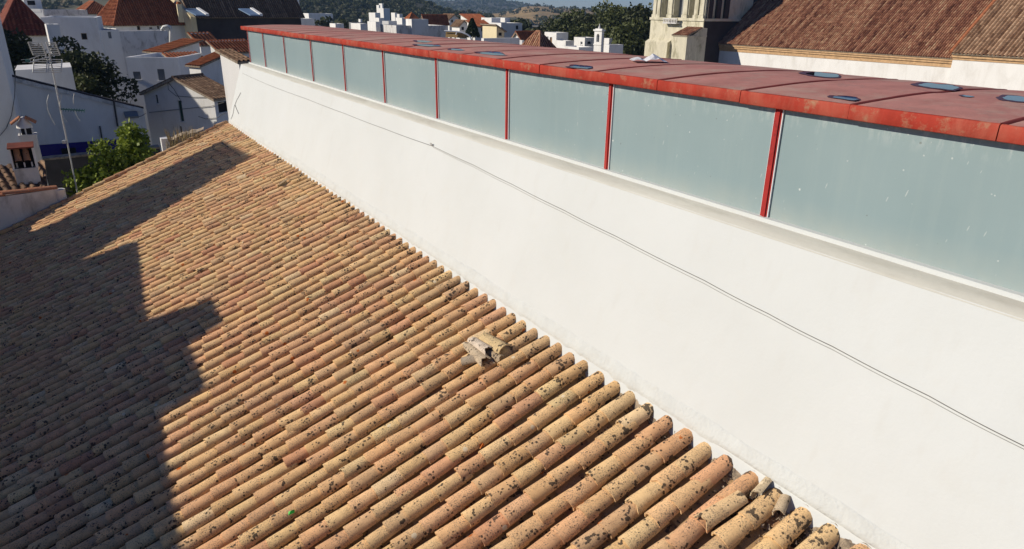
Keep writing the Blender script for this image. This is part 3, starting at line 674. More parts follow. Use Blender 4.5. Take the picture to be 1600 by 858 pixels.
for k, v0 in enumerate(cols):
    u = 0.005 + r_.uniform(-.015, .02); wob = r_.uniform(0, 10); first = True
    expo = 0.27 + r_.uniform(-.015, .015)
    while u < UE - .2:
        v = v0 + 0.022 * mn.noise(Vector((u * .5, wob, 0))) + r_.gauss(0, .005)
        if v > vend(u) - 0.1: break
        var = r_.choices(range(10), [10, 10, 10, 10, 10, 3, 3, 2, .5, .8])[0]
        tilt = 0.043 + r_.uniform(-.012, .014); yaw = r_.gauss(0, .026); roll = r_.gauss(0, .05)
        P = RP(u, v, -0.088 + r_.uniform(-.004, .006))
        Mx = Matrix.Translation(P) @ (VERTB @ Matrix.Rotation(-tilt, 3, 'Y') @ Matrix.Rotation(yaw, 3, 'Z') @ Matrix.Rotation(roll, 3, 'X')).to_4x4()
        c = tilecol(r_)
        if r_.random() < .02: c = (0.82, 0.60, 0.35, 1)
        sx = r_.uniform(.97, 1.05)
        tiles.append((Mx @ Matrix.Diagonal((sx, r_.uniform(.95, 1.06), r_.uniform(.95, 1.06), 1)), var, c, P))
        u += expo + r_.uniform(-.022, .022) if r_.random() > .03 else expo * .72
# a few missing or slipped tiles below the wall on the right
HOLE = [(0.23, 4.35), (0.62, 2.35), (0.25, 2.6), (0.95, 5.0)]
score = []
for i, t in enumerate(tiles):
    x, y, z = proj(t[3] + U * .15); vis = -40 < x < 1640 and -40 < y < 890 and z > 0
    score.append((1 / z ** 2 if vis else 0, i))
near = {i for s, i in sorted(score, reverse=True)[:300]}
fv, ff, fs, fc = [], [], [], []
for i, (Mx, var, c, P) in enumerate(tiles):
    if i in near:
        o = bpy.data.objects.new('tile', TM[var]); COL.objects.link(o); o.parent = roof; o.matrix_local = Matrix.Translation(-BL) @ Mx; o.color = c
    else:
        b = TV[var]; n0 = len(fv); A = np.array(b.v) @ np.array(Mx.to_3x3()).T + np.array(Mx.translation)
        fv += [tuple(p) for p in A]; ff += [tuple(q + n0 for q in f) for f in b.f]; fs += b.sm; fc += [c] * len(A)
b = MB(); b.v = fv; b.f = ff; b.sm = fs; b.build('tile_field', M['tile_a'], roof, kind='stuff', col=fc)
# channel tiles between the columns
fv, ff, fc = [], [], []
for k in range(-1, len(cols)):
    v0 = (cols[k] + cols[k + 1]) / 2 if 0 <= k < len(cols) - 1 else (cols[0] - .116 if k < 0 else cols[-1] + .116)
    u = r_.uniform(-.2, 0)
    while u < UE:
        if v0 > vend(max(0, u)) - .1: break
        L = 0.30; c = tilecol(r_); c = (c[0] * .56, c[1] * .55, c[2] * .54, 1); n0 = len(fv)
        for e in (0, 1):
            for q in range(7):
                a = math.pi * q / 6; uu = max(0.0, u) if not e else u + L
                fv.append(tuple(RP(uu, v0 + math.cos(a) * .105, -0.080 - 0.062 * math.sin(a) + (0.014 if e else -.004)))); fc.append(c)
        ff += [(n0 + q, n0 + q + 1, n0 + 7 + q + 1, n0 + 7 + q) for q in range(6)]; u += 0.27 + r_.uniform(-.02, .02)
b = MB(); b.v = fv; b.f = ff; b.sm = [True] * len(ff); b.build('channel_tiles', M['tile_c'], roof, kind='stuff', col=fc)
# bedding under the tiles and the roof slab
b = MB(); nu, nv = 20, 50
for i in range(nu + 1):
    for j in range(nv + 1):
        u = UE * i / nu; vv = -0.3 + (vend(u) + .3) * j / nv; b.v.append(tuple(RP(u, vv, -0.158)))
b.f = [(i * (nv + 1) + j, (i + 1) * (nv + 1) + j, (i + 1) * (nv + 1) + j + 1, i * (nv + 1) + j + 1) for i in range(nu) for j in range(nv)]; b.sm = [True] * len(b.f)
b.build('bedding', M['mortar'], roof)
b = MB(); b.prism([RP(0, -0.3, -.19), RP(0, vend(0) - .02, -.19), RP(UE, vend(UE) - .02, -.19), RP(UE, -0.3, -.19)], (0, 0, -0.15)); b.build('roof_slab', M['mortar'], roof)
e0, e1 = RP(UE - .3, -0.3), RP(UE - .3, vend(UE) - .1)
b = MB(); b.prism([(e0.x, e0.y, -9.9), (e1.x, e1.y, -9.9), (0, vend(0) - .1, -9.9), (0, -.3, -9.9)], (0, 0, 6.4)); b.build('lower_wall', M['whiteold'], bld)
b = MB(); b.poly([(e1.x, e1.y - .01, -3.6), (0, vend(0) - .11, -3.6), (0, vend(0) - .11, -.4), RP(UE - .3, vend(UE) - .11, -.35)]); b.build('verge_wall', M['whiteold'], bld)
# grit and lichen crumbs lying in the channels
rg = random.Random(5); b = MB()
for k in range(5200):
    v0 = rg.choice(cols[:44]); v0 += .116; u = abs(rg.gauss(0, 1.0)) if rg.random() < .45 else rg.uniform(0, 4.2)
    a = rg.uniform(-.045, .045); s = rg.uniform(.003, .011) * (1.4 if rg.random() < .1 else 1); P = RP(u, v0 + a, -0.136 + abs(a) * .4 + s * .4)
    d = [Vector((rg.uniform(-1, 1), rg.uniform(-1, 1), rg.uniform(-.6, .9))).normalized() * s * rg.uniform(.7, 1.3) for _ in range(4)]
    b.add([P + q for q in d], [(0, 1, 2), (0, 2, 3), (0, 3, 1), (1, 3, 2)])
for k in range(420):                                       # bigger crumbs of mortar and broken tile near the lower right wall foot
    yy = 1.4 + abs(rg.gauss(0, 1.1)); u = abs(rg.gauss(.06, .16)); v0 = min(cols, key=lambda q: abs(q - yy)) + .116; a = rg.uniform(-.05, .05)
    s = rg.uniform(.008, .026); P = RP(u, v0 + a, -0.125 + abs(a) * .4 + s * .5)
    d = [Vector((rg.uniform(-1, 1), rg.uniform(-1, 1), rg.uniform(-.6, .9))).normalized() * s * rg.uniform(.7, 1.4) for _ in range(4)]
    b.add([P + q for q in d], [(0, 1, 2), (0, 2, 3), (0, 3, 1), (1, 3, 2)])
b.build('grit', M['mortar'], roof, kind='stuff')
# mortar plugs closing the upper tile ends
b = MB()
for v0 in cols:
    P0 = RP(0.01, v0, -.09); n0 = []; wv = .075 * rg.uniform(.9, 1.15); ln = rg.uniform(.02, .05)
    vs = []
    for i in range(5):
        for j in range(9):
            th, ph = math.pi / 2 * i / 4, math.pi * j / 8; q = 1 + .14 * mn.noise(Vector((v0 * 9, i * .9, j * .9)))
            vs.append(P0 + (-U) * (ln * math.sin(th) * q) + Vector((0, wv * math.cos(th) * math.cos(ph) * q, 0)) + NR * (.082 * math.cos(th) * math.sin(ph) * q))
    b.add(vs, [(i * 9 + j, i * 9 + j + 1, (i + 1) * 9 + j + 1, (i + 1) * 9 + j) for i in range(4) for j in range(8)], True)
b.build('mortar_plugs', M['mortar'], roof, kind='stuff')
# plaster flashing along the foot of the wall
mpl = plain('plaster_flashing', (0.58, 0.60, 0.585, 1), 0.9, 0.06, 4, 0.6, 0.015, stain=(0.45, 0.42, 0.36, 1), stain_amt=0.22, stain_scale=6)
b = MB(); ny = 620; vs = []
for i in range(ny + 1):
    y = Y0 + (22.28 - Y0) * i / ny; a = mn.noise(Vector((y * 1.6, 0, 0))); c = mn.noise(Vector((y * 9, 3, 0))); d = mn.noise(Vector((y * 4.5, 8, 0)))
    zt_ = 0.135 + .02 * a + .014 * c; kx = XL / ZL
    lip = 0.010 + .006 * d; uo = 0.010 + .018 * max(-.3, d) + .012 * c + (.008 * a) - .030 * max(0.0, min(1.0, (3.3 - y) / .5)); P1 = RP(uo, y, -0.03 + .02 * c); P2 = RP(uo + .012, y, -0.12)
    vs += [(zt_ * kx - .001, y, zt_), (zt_ * kx - lip - .002, y, zt_ - .012 + .006 * c), (.05 * kx - .016 - .004 * d, y, .05), (-.012 - .006 * c, y, 0.012), tuple(P1), tuple(P2)]
b.add(vs, [(i * 6 + j, (i + 1) * 6 + j, (i + 1) * 6 + j + 1, i * 6 + j + 1) for i in range(ny) for j in range(5)], True)
b.build('plaster_flashing', mpl, bld)
mbed = plain('rough_bedding_mortar', (0.44, 0.35, 0.25, 1), 0.95, 0.35, 16, 1.0, 0.02, stain=(0.13, 0.105, 0.085, 1), stain_amt=0.85, stain_scale=12)
b = MB(); ny = 900; vs = []
for i in range(ny + 1):
    y = Y0 + (22.2 - Y0) * i / ny
    for u_, n_ in ((-.03, -.01), (.005, -.04), (.035, -.068), (.07, -.10), (.11, -.135), (.17, -.17)):
        q = mn.noise(Vector((y * 14, u_ * 30, 2))); q2 = mn.noise(Vector((y * 3.5, u_ * 8, 6)))
        vs.append(tuple(RP(u_ * (1 + .5 * q2), y, n_ + .022 * q + .016 * q2)))
b.add(vs, [(i * 6 + j, (i + 1) * 6 + j, (i + 1) * 6 + j + 1, i * 6 + j + 1) for i in range(ny) for j in range(5)], True)
b.build('mortar_bed', mbed, roof)
# verge: a row of cover tiles bedded along the far edge
b = MB(); cc = []
vd = (RP(4, vend(4)) - RP(0.2, vend(.2))).normalized(); u = .05; k = 0
while u < UE - .4:
    P = RP(u, vend(u) - .03, -.03); nb = vd.cross(Vector((0, 0, 1))).normalized(); X = vd; Z_ = (NR - X * NR.dot(X)).normalized(); Yv = Z_.cross(X)
    Mx = Matrix.Translation(P) @ (Matrix((X, Yv, Z_)).transposed() @ Matrix.Rotation(-.05 + r_.uniform(-.02, .02), 3, 'Y')).to_4x4()
    t = TV[k % 5]; c = tilecol(r_); n0 = len(b.v)
    o = bpy.data.objects.new('verge_tile', TM[k % 5]); COL.objects.link(o); o.parent = roof; o.matrix_local = Matrix.Translation(-BL) @ Mx @ Matrix.Diagonal((1.05, 1.1, 1.1, 1)); o.color = (c[0] * .8, c[1] * .8, c[2] * .8, 1)
    u += .30 + r_.uniform(-.02, .02); k += 1
b = MB(); b.prism([RP(.0, vend(0) - .06, -.12), RP(UE - .35, vend(UE - .35) - .06, -.12), RP(UE - .35, vend(UE - .35) + .05, -.12), RP(.0, vend(0) + .05, -.12)], NR * .105); b.build('verge_mortar', M['mortar'], roof)

# ================================================================== THINGS ON THE ROOF AND WALL
def on_roof(px, py, n=0.0): return on_plane(px, py, NR * n, NR)
SN = Vector((-ZL, 0, XL)).normalized()
def on_wall(px, py, n=0.012): return on_plane(px, py, SN * n, SN)
def loose(name, label, a, b_, n0, n1, var, c, roll=0.0, wid=1.0, group=None):
    A, B = on_roof(*a, n0), on_roof(*b_, n1); X = (B - A).normalized(); Z_ = (NR - X * NR.dot(X)).normalized(); Y_ = Z_.cross(X)
    me = TM[var]; L = max(p[0] for p in TV[var].v)
    o = bpy.data.objects.new(name, me); COL.objects.link(o)
    o.matrix_world = Matrix.Translation(A) @ (Matrix((X, Y_, Z_)).transposed() @ Matrix.Rotation(roll, 3, 'X')).to_4x4() @ Matrix.Diagonal(((B - A).length / L, wid, wid, 1))
    o.color = c; tag(o, label, 'tile', group); return o
loose('loose_tile', 'loose yellowish tile lying across the columns, rightmost of the small pile', (756, 528), (790, 549), .0, .015, 1, (0.62, .47, .26, 1), .1, .95)
loose('loose_tile', 'broken tile patched with white mortar in the middle of the small pile', (738, 533), (767, 552), .01, .02, 8, (.66, .56, .46, 1), -.25, .8)
loose('loose_tile', 'narrow dark tile shard at the lower right of the small pile', (763, 551), (786, 563), -.03, -.02, 9, (.40, .31, .21, 1), .3, .6)
loose('loose_tile', 'crusted broken tile at the lower left of the small pile', (733, 541), (763, 571), -.02, -.02, 8, (.52, .42, .30, 1), -.3, .95)
loose('loose_tile', 'grey tile fragment at the far left edge of the small pile', (722, 566), (748, 560), -.02, -.02, 5, (.40, .33, .25, 1), .2, .7)
loose('tile_shard', 'broken tile shard leaning by the white wall near the lower right', (1203, 752), (1180, 779), -.03, -.02, 8, (.62, .50, .33, 1), .9, .7)
loose('tile_shard', 'small dark tile shard between the last columns at lower right', (1228, 778), (1216, 806), -.04, -.03, 9, (.52, .41, .28, 1), .5, .6)
loose('slipped_tile', 'slipped tile with broken corner below the lower right wall foot', (1160, 778), (1092, 822), -.03, .0, 9, (.74, .52, .29, 1), .15, .9)
loose('slipped_tile', 'thin slipped tile standing on edge near the middle of the far roof', (450, 283), (436, 293), .0, .01, 9, (.56, .42, .26, 1), .9, .8)
loose('slipped_tile', 'lifted tile beside the shadow tip on the far roof', (372, 280), (388, 275), .0, .02, 9, (.58, .45, .29, 1), .7, .8)
b = MB(); P = on_roof(455, 802, -.03); b.add([P + Vector(q) for q in ((-.03, -.015, 0), (.03, -.02, .01), (.035, .015, .02), (-.02, .02, .012), (0, 0, .03))], [(0, 1, 4), (1, 2, 4), (2, 3, 4), (3, 0, 4)])
o = b.build('plastic_scrap', M['greenscrap']); tag(o, 'tiny bright green scrap lying between tile columns', 'litter')

# cables on the wall
def cable(name, label, pts, r, mat='cable'):
    P = [on_wall(x, y) for x, y in pts]; q = []
    for i in range(len(P) - 1):
        for t in range(6): q.append(P[i].lerp(P[i + 1], t / 6) - Vector((0, 0, .006 * math.sin(math.pi * t / 6))))
    b = MB(); b.tube(q + [P[-1]], r, 5); o = b.build(name, M[mat]); tag(o, label, 'cable'); return o
cable('cable', 'long grey cable sagging across the white sloping wall', [(378, 114), (420, 133), (480, 155), (540, 178), (600, 201), (675, 228), (740, 258), (800, 288), (880, 328), (960, 368), (1100, 438), (1200, 490), (1300, 541), (1450, 618), (1600, 697), (1680, 738), (2000, 900), (2500, 1150)], .0030)
cable('cable', 'thin second cable running just under the long grey one', [(676, 230), (740, 261), (800, 291.5), (880, 332), (960, 372), (1100, 443), (1200, 495), (1300, 546), (1450, 624), (1600, 702), (1680, 743), (2000, 905), (2500, 1156)], .0017)
cable('cable', 'short bent wire at the far end of the white wall', [(376, 145), (370, 156), (366, 166), (364, 178), (361, 186)], .006)
cable('rod', 'short grey rod leaning on the far end of the white wall', [(367, 164), (373, 178)], .008)
b = MB(); P = on_wall(675, 227, .01); b.tube([P + Vector((0, .03, .0)), P + Vector((-.02, .02, .03)), P + Vector((-.02, -.02, .03)), P + Vector((0, -.03, 0))], .007, 6); b.tube([P + SN * -.01, P + SN * .015], .011, 8)
o = b.build('cable_clamp', M['metal']); tag(o, 'small metal clamp where the cables meet on the white wall', 'clamp')

# puddles lying on the cap, each with its wet rim
mw, nt_, b_ = newmat('puddle_water'); b_.inputs['Base Color'].default_value = (0.012, 0.012, 0.014, 1); b_.inputs['Roughness'].default_value = 0.02; b_.inputs['IOR'].default_value = 1.6; b_.inputs['Specular IOR Level'].default_value = .8
mwet, nt_, b_ = newmat('wet_red_cap'); b_.inputs['Base Color'].default_value = (0.10, 0.03, 0.03, 1); b_.inputs['Roughness'].default_value = 0.45
for i, (px, py, wx, wy, sl) in enumerate(PUD):
    Pc = on_cap(px, py)
    for nm, k, dz, mt in (('puddle', 1.0, .0045, mw), ('wet_rim', 1.28, .003, mwet)):
        vs = []; nn = 28
        for q in range(nn):
            a = q * 2 * math.pi / nn; w_ = 1 + .38 * mn.noise(Vector((math.cos(a) * 1.5 + i * 7, math.sin(a) * 1.5, k * .2))) + .15 * mn.noise(Vector((math.cos(a) * 4 + i * 7, math.sin(a) * 4, 3)))
            ex_ = wx * math.cos(a) * w_ * k - (3 if k > 1 else 0); ey_ = wy * math.sin(a) * w_ * k + ex_ * sl
            P = on_cap(px + ex_, py + ey_); vs.append((P.x, P.y, P.z))
        b = MB()
        for j in range(4):
            f_ = 1 - j / 4
            for x, y, z in vs:
                X, Y_ = Pc.x + (x - Pc.x) * f_, Pc.y + (y - Pc.y) * f_; b.v.append((X, Y_, capz(min(max(X, XC0), XC1), Y_) + dz))
        b.v.append((Pc.x, Pc.y, capz(Pc.x, Pc.y) + dz))
        b.f = [(j * nn + q, j * nn + (q + 1) % nn, (j + 1) * nn + (q + 1) % nn, (j + 1) * nn + q) for j in range(3) for q in range(nn)] + [(3 * nn + q, 3 * nn + (q + 1) % nn, 4 * nn) for q in range(nn)]; b.sm = [True] * len(b.f)
        if nm == 'puddle': po = b.build('puddle', mt, kind='structure')
        else:
            o = b.build('wet_rim', mt); o.parent = po
# crumpled white bag on the cap
b = MB(); P = on_cap(1013, 97); r2 = random.Random(3); n0 = 9; vs = []
for i in range(n0):
    for j in range(6):
        a = i / (n0 - 1) * 2 - 1; c = j / 5 * 2 - 1; hgt = .085 * max(0, 1 - abs(a - .35) * 1.7) * (1 - c * c * .6) + .03 * max(0, 1 - abs(a + .6) * 2)
        vs.append(P + R0 * (a * .20) + FH * (c * .14 + r2.uniform(-.02, .02)) + Vector((0, 0, .004 + hgt + r2.uniform(0, .022))))
b.add(vs, [(i * 6 + j, (i + 1) * 6 + j, (i + 1) * 6 + j + 1, i * 6 + j + 1) for i in range(n0 - 1) for j in range(5)])
o = b.build('plastic_bag', M['plastic']); tag(o, 'crumpled white plastic bag lying on the red cap', 'bag')

# ================================================================== HOUSE OUT OF FRAME ON THE LEFT (its shadow lies on the tiles)
LR = Vector((1, -0.47, -0.60))
def back(x, y, X0):                                       # where the light that reaches roof point (x, y) passes the plane x = X0
    P = Vector((x, y, x * math.tan(TH))); return P - LR * (x - X0)
sh = empty('neighbour_house', (-13, 14, -10), 'neighbouring white house left of the roof casting the stepped shadow', 'house')
A, B, C_ = back(-3.30, 15.40, -9.6), back(-3.55, 11.5, -9.6), back(-3.90, 4.9, -9.6)
yb = -6.0; zb_ = C_.z + (C_.z - B.z) / (C_.y - B.y) * (yb - C_.y)
b = MB(); b.prism([(-9.6, yb, -9.9), (-9.6, A.y, -9.9), (-9.6, A.y, A.z), (-9.6, B.y, B.z), (-9.6, C_.y, C_.z), (-9.6, yb, max(.5, zb_))], (-7, 0, 0)); b.build('wall', M['white'], sh)
W1 = back(-5.35, 20.0, -9.6)
b = MB(); b.box(-16, -9.62, A.y + .01, 25.5, -9.9, W1.z); b.build('low_wing', M['white'], sh)
c1, c2 = back(-2.80, 10.80, -10.2), back(-2.82, 9.86, -10.2)
ch = MB(); ch.box(-10.6, -10.0, c2.y - .12, c1.y + .05, 1.5, c1.z - .25); ch.box(-10.7, -9.95, c2.y, c1.y, c1.z - .22, c1.z); ch.build('chimney', M['white'], sh)
s1, s2 = back(-3.16, 10.2, -9.7), back(-3.25, 8.45, -9.7)
b = MB(); b.box(-10.3, -9.7, s2.y, s1.y, 1.2, s1.z); b.build('parapet_step', M['white'], sh)
# unseen slab on a long wall, shaped to cast the strip of shadow
def backz(x, y, Z): P = Vector((x, y, x * math.tan(TH))); return P + LR * ((Z - P.z) / LR.z)
q = [backz(-0.80, 20.48, 5.0), backz(-0.66, 17.62, 5.0), backz(-7.2, 14.85, 5.0), backz(-7.2, 19.40, 5.0)]
b = MB(); b.prism(q, (0, 0, .22)); b.build('shadow_slab', M['white'], sh)
wd = (q[2] - q[1]).normalized(); wn = Vector((-wd.y, wd.x, 0)); wn = wn if wn.y > 0 else -wn
b = MB(); b.prism([q[1] + wn * .02, q[2] + wn * .02, q[2] + wn * .22, q[1] + wn * .22], (0, 0, -14.9)); b.build('shadow_slab_wall', M['white'], sh)

# ================================================================== LEFT NEIGHBOURS
def PY(px, py, y): return on_plane(px, py, Vector((0, y, 0)), Vector((0, 1, 0)))
# parapet with tile coping
pw = empty('parapet_wall', (-6.5, 21.6, -10), 'stained old parapet wall with orange tile coping beside the roof edge', 'wall')
d_ = Vector((-1, -.2, 0)).normalized(); nn_ = Vector((d_.y, -d_.x, 0)); nn_ = nn_ if nn_.y > 0 else -nn_
p0 = Vector((-4.62, vend(4.62 / math.cos(TH)) + .10, 0)); zp = -1.36
b = MB(); b.prism([p0, p0 + d_ * 5, p0 + d_ * 5 + nn_ * .28, p0 + nn_ * .28], (0, 0, .001)); b.v = []; b.f = []; b.sm = []
nu_ = 30; vs = []
for i in range(nu_ + 1):
    for j in range(9):
        P = p0 + d_ * (5 * i / nu_) + Vector((0, 0, -3.6 + (zp + 3.6) * j / 8)); vs.append(P - nn_ * (.012 * mn.noise(P * 2.2)))
b.add(vs, [(i * 9 + j, i * 9 + j + 1, (i + 1) * 9 + j + 1, (i + 1) * 9 + j) for i in range(nu_) for j in range(8)], True)
b.obox(p0 + nn_ * .03 + Vector((0, 0, -9.9)), d_ * 5, nn_ * .25, Vector((0, 0, zp + 9.88)))
b.tube([p0 + nn_ * .13 + Vector((0, 0, -9.9)), p0 + nn_ * .13 + Vector((0, 0, zp - .04))], .16, 12); b.build('wall', M['whiteold'], pw)
for k in range(9):
    P = p0 + d_ * (.02 + .58 * k) + nn_ * .13 + Vector((0, 0, zp + .0 + .02 * math.sin(k * 2.1))); Z_ = Vector((0, 0, 1)); Y_ = Z_.cross(d_)
    o = bpy.data.objects.new('coping_tile', TM[k % 5]); COL.objects.link(o); o.parent = pw
    o.matrix_local = Matrix.Translation(P - pw.location) @ (Matrix((d_, Y_, Z_)).transposed() @ Matrix.Rotation(-.03, 3, 'Y')).to_4x4() @ Matrix.Diagonal((1.75, 1.7, 1.1, 1)); o.color = (.46, .20, .11, 1)
lr_ = empty('low_roof', (-7, 23, -10), 'small brown tiled roof behind the old parapet at left edge', 'roof')
tiled('roof_tiles', [(-4.9, 21.95, -1.62), (-10, 21.0, -1.62), (-10, 23.6, -1.15), (-4.9, 24.6, -1.15)], (-1, -.19, 0), lr_, M['ft_brown'], .2, .05, .3, 5)
b = MB(); b.prism([(-4.95, 22, -9.9), (-9.9, 21.1, -9.9), (-9.9, 23.5, -9.9), (-4.95, 24.5, -9.9)], (0, 0, 8.1)); b.build('wall', M['whiteold'], lr_)

# front chimney: tile-hooded
def px_m(y): return (PY(60, 260, y) - PY(40, 260, y)).x / 20
yc = 22.9; A = PY(28, 292, yc); B = PY(65, 290, yc); x0, x1 = A.x, B.x; wd = x1 - x0; zb0 = -1.75; zm = PY(45, 263, yc).z; zt0 = PY(45, 229, yc).z
ch1 = empty('chimney', ((x0 + x1) / 2, yc + .2, zb0), 'white chimney hooded by two curved tiles behind the parapet', 'chimney')
b = MB(); b.box(x0, x1, yc, yc + .42, zb0, zm); b.box(x0 - .02, x1 + .02, yc - .02, yc + .44, zm - .03, zm + .01); b.build('body', M['whiteold'], ch1)
b = MB(); b.box(x0 - .015, x0 + .03, yc - .01, yc + .42, zm + .012, zt0 - .02); b.box(x1 - .03, x1 + .015, yc - .01, yc + .42, zm + .012, zt0 - .02); b.build('side_slab', M['white'], ch1)
b = MB(); b.box(x0 + .031, x1 - .031, yc + .22, yc + .25, zm + .012, zt0 - .05); b.box(x0 + .07, x1 - .07, yc + .0, yc + .2, zm + .012, zm + .03); b.build('flue_opening', M['void'], ch1)
for k in range(3):
    b = MB(); xx = x0 + .06 + (wd - .2) * k / 2; b.box(xx + .02, xx + .055, yc + .03, yc + .08, zm + .03, zm + .16); b.build('vent_post', M['whiteold'], ch1)
for k in range(2):
    P = Vector((x0 + .15 + k * .20, yc + .20, zt0 - .05)); X = Vector((0.02, -.42, -.75)).normalized(); Z_ = Vector((0, -.9, .45)); Z_ = (Z_ - X * Z_.dot(X)).normalized(); Y_ = Z_.cross(X)
    o = bpy.data.objects.new('hood_tile', TM[k]); COL.objects.link(o); o.parent = ch1; o.matrix_local = Matrix.Translation(P - ch1.location) @ Matrix((X, Y_, Z_)).transposed().to_4x4() @ Matrix.Diagonal((1.05, .95, .95, 1)); o.color = (.42, .22, .13, 1)
b = MB(); b.obox((x0 - .03, yc - .08, zt0 - .03), (wd + .06, 0, 0), (0, .52, .06), (0, -.004, .035)); b.build('top_slab', M['ft_maroon'], ch1, col=[(.6, .6, .6, 1)] * 8)

# rear chimney: gabled tile hat
yc = 25.0; A = PY(30, 262, yc); B = PY(60, 212, yc); x0, x1 = PY(28, 212, yc).x, PY(58, 212, yc).x; wd = x1 - x0; zt1 = PY(40, 211, yc).z; zv = PY(40, 201, yc).z; za = PY(36, 184, yc).z; xm = (x0 + x1) / 2 - .03
ch2 = empty('chimney', (xm, yc + .2, -2.6), 'white chimney with a gabled orange tile hat beside the antenna', 'chimney')
b = MB(); b.box(x0 + .02, x1 - .02, yc, yc + .4, -2.6, zt1 - .04); b.box(x0, x1, yc - .02, yc + .42, zt1 - .039, zt1); b.build('body', M['white'], ch2)
b = MB(); b.box(x0 + .10, x1 - .12, yc + .06, yc + .34, zt1 + .002, zv); b.build('flue_opening', M['void'], ch2)
for xx in (x0 + .05, (x0 + x1) / 2 - .04, x1 - .10):
    b = MB(); b.box(xx, xx + .035, yc + .01, yc + .055, zt1 + .001, zv); b.build('vent_post', M['white'], ch2)
b = MB(); zc = zv + .001; vs = []
hw = wd * .38
for i in range(7):
    t = i / 6; ww = hw * (1 - t ** 1.8) + .03; z = zc + (za - zc) * t
    for q in range(10): a = q * math.pi / 5; vs.append((xm + ww * math.cos(a), yc + .2 + .20 * (1 - .55 * t) * math.sin(a), z))
b.add(vs, [(i * 10 + q, i * 10 + (q + 1) % 10, (i + 1) * 10 + (q + 1) % 10, (i + 1) * 10 + q) for i in range(6) for q in range(10)] , True); b.add(vs[60:], [tuple(range(10))]); b.add(vs[:10], [tuple(range(10))[::-1]]); b.build('mortar_hat', M['white'], ch2)
for sgn in (-1, 1):
    for dy in (.10, .28):
        P = Vector((xm + sgn * .05, yc + dy, za - .015)); X = Vector((sgn * .8, 0, -.60)).normalized(); Z_ = Vector((sgn * .6, 0, .8)); Y_ = Z_.cross(X)
        o = bpy.data.objects.new('hat_tile', TM[2]); COL.objects.link(o); o.parent = ch2; o.matrix_local = Matrix.Translation(P - ch2.location) @ Matrix((X, Y_, Z_)).transposed().to_4x4() @ Matrix.Diagonal((.82, 1.05, .9, 1)); o.color = (.48, .20, .10, 1)

# television antenna on a mast
ya = 24.0; ant = empty('antenna', PY(118, 293, ya), 'tall television antenna with grid reflectors on a thin mast', 'antenna')
b = MB(); b.tube([PY(118, 293, ya) - Vector((0, 0, 1.5)), PY(77, 84, ya)], .021, 8); b.build('mast', M['metal'], ant)
def gridpanel(px, y0, y1, n, curve):
    b = MB()
    for k in range(n):
        t = k / (n - 1); dx = 10 * t * curve[1]; yy = y0 + (y1 - y0) * t; dep = -.13 + .13 * (t if curve[0] > 0 else 1 - t)
        for a, c in px: b.tube([PY(a + dx, yy, ya + dep), PY(c + dx, yy + .4, ya + dep)], .011, 4)
    for a, c in px:
        for e in (a, c):
            b.tube([PY(e + 10 * t * curve[1], y0 + (y1 - y0) * t, ya - .13 + .13 * (t if curve[0] > 0 else 1 - t)) for t in (0, .33, .66, 1)], .017, 5)
    b.build('reflector', M['metal'], ant)
gridpanel([(44, 64), (72, 86)], 66, 86, 8, (1, .8)); gridpanel([(53, 74), (77, 97)], 93, 113, 7, (-1, -.15))
b = MB(); b.tube([PY(76, 89, ya), PY(45, 98, ya - .5)], .014, 6); b.tube([PY(62, 87, ya - .1), PY(42, 94, ya - .5)], .010, 5)
for k in range(5): P = PY(48 + 6 * k, 96 - 1.6 * k, ya - .45 + .08 * k); b.tube([P - Vector((0, .0, .06)), P + Vector((0, 0, .06))], .005, 4)
b.tube([PY(33, 93.5, ya - .5), PY(45, 92.5, ya - .5)], .005, 4); b.tube([PY(35, 97.5, ya - .5), PY(46, 97.5, ya - .5)], .005, 4); b.build('boom', M['metal'], ant)
b = MB(); P = PY(43, 95, ya - .5); b.box(P.x - .05, P.x + .05, P.y - .03, P.y + .03, P.z - .04, P.z + .04); b.build('dipole_box', M['gplastic'], ant)
b = MB(); Lp = [(99, 171), (132, 173)]
for k in range(9):
    x = 99 + 33 * k / 8; P = PY(x, 171.5 + .2 * k, ya - .05); b.tube([P - Vector((.02, 0, .05)), P + Vector((.02, 0, .05))], .011, 4)
b.tube([PY(95, 170.5, ya), PY(132, 173, ya - .08)], .02, 6); b.build('boom', M['gplastic'], ant)
for pts in ([(76, 148), (73.5, 158), (74, 168), (76, 175), (81, 186), (86, 195)], [(97, 147), (94, 158), (93, 168), (96, 178), (101, 186), (105, 191)], [(116, 146), (114.5, 155), (115, 163)], [(117, 174), (121, 183), (125, 189)]):
    b = MB(); b.tube([PY(x, y, ya - .03) for x, y in pts], .009, 5); b.build('reflector_arm', M['metal'], ant)
b = MB(); P = PY(101, 222, ya); b.box(P.x - .06, P.x + .03, P.y - .05, P.y + .02, P.z - .04, P.z + .05); b.build('bracket', M['metal'], ant)

# ---- tall pale wall at the far left
c = PY(40, 240, 30); b = MB(); b.box(c.x - 5, c.x, 30, 34.5, -9.9, PY(5, 22, 30).z)
tw = empty('tall_house', (c.x - 2.5, 30, -10), 'tall pale house wall at the left edge of the view', 'house'); b.build('wall', M['white'], tw)
zz = PY(5, 22, 30).z; b = MB(); b.box(c.x - 5.05, c.x + .04, 29.96, 34.55, zz + .002, zz + .08); b.build('coping', M['whiteold'], tw)
b = MB(); b.tube([PY(24, 110, 29.97), PY(23, 150, 29.97), PY(18, 180, 29.95), PY(10, 200, 29.95), PY(0, 212, 29.95)], .012, 5); b.build('wire', M['cable'], tw)
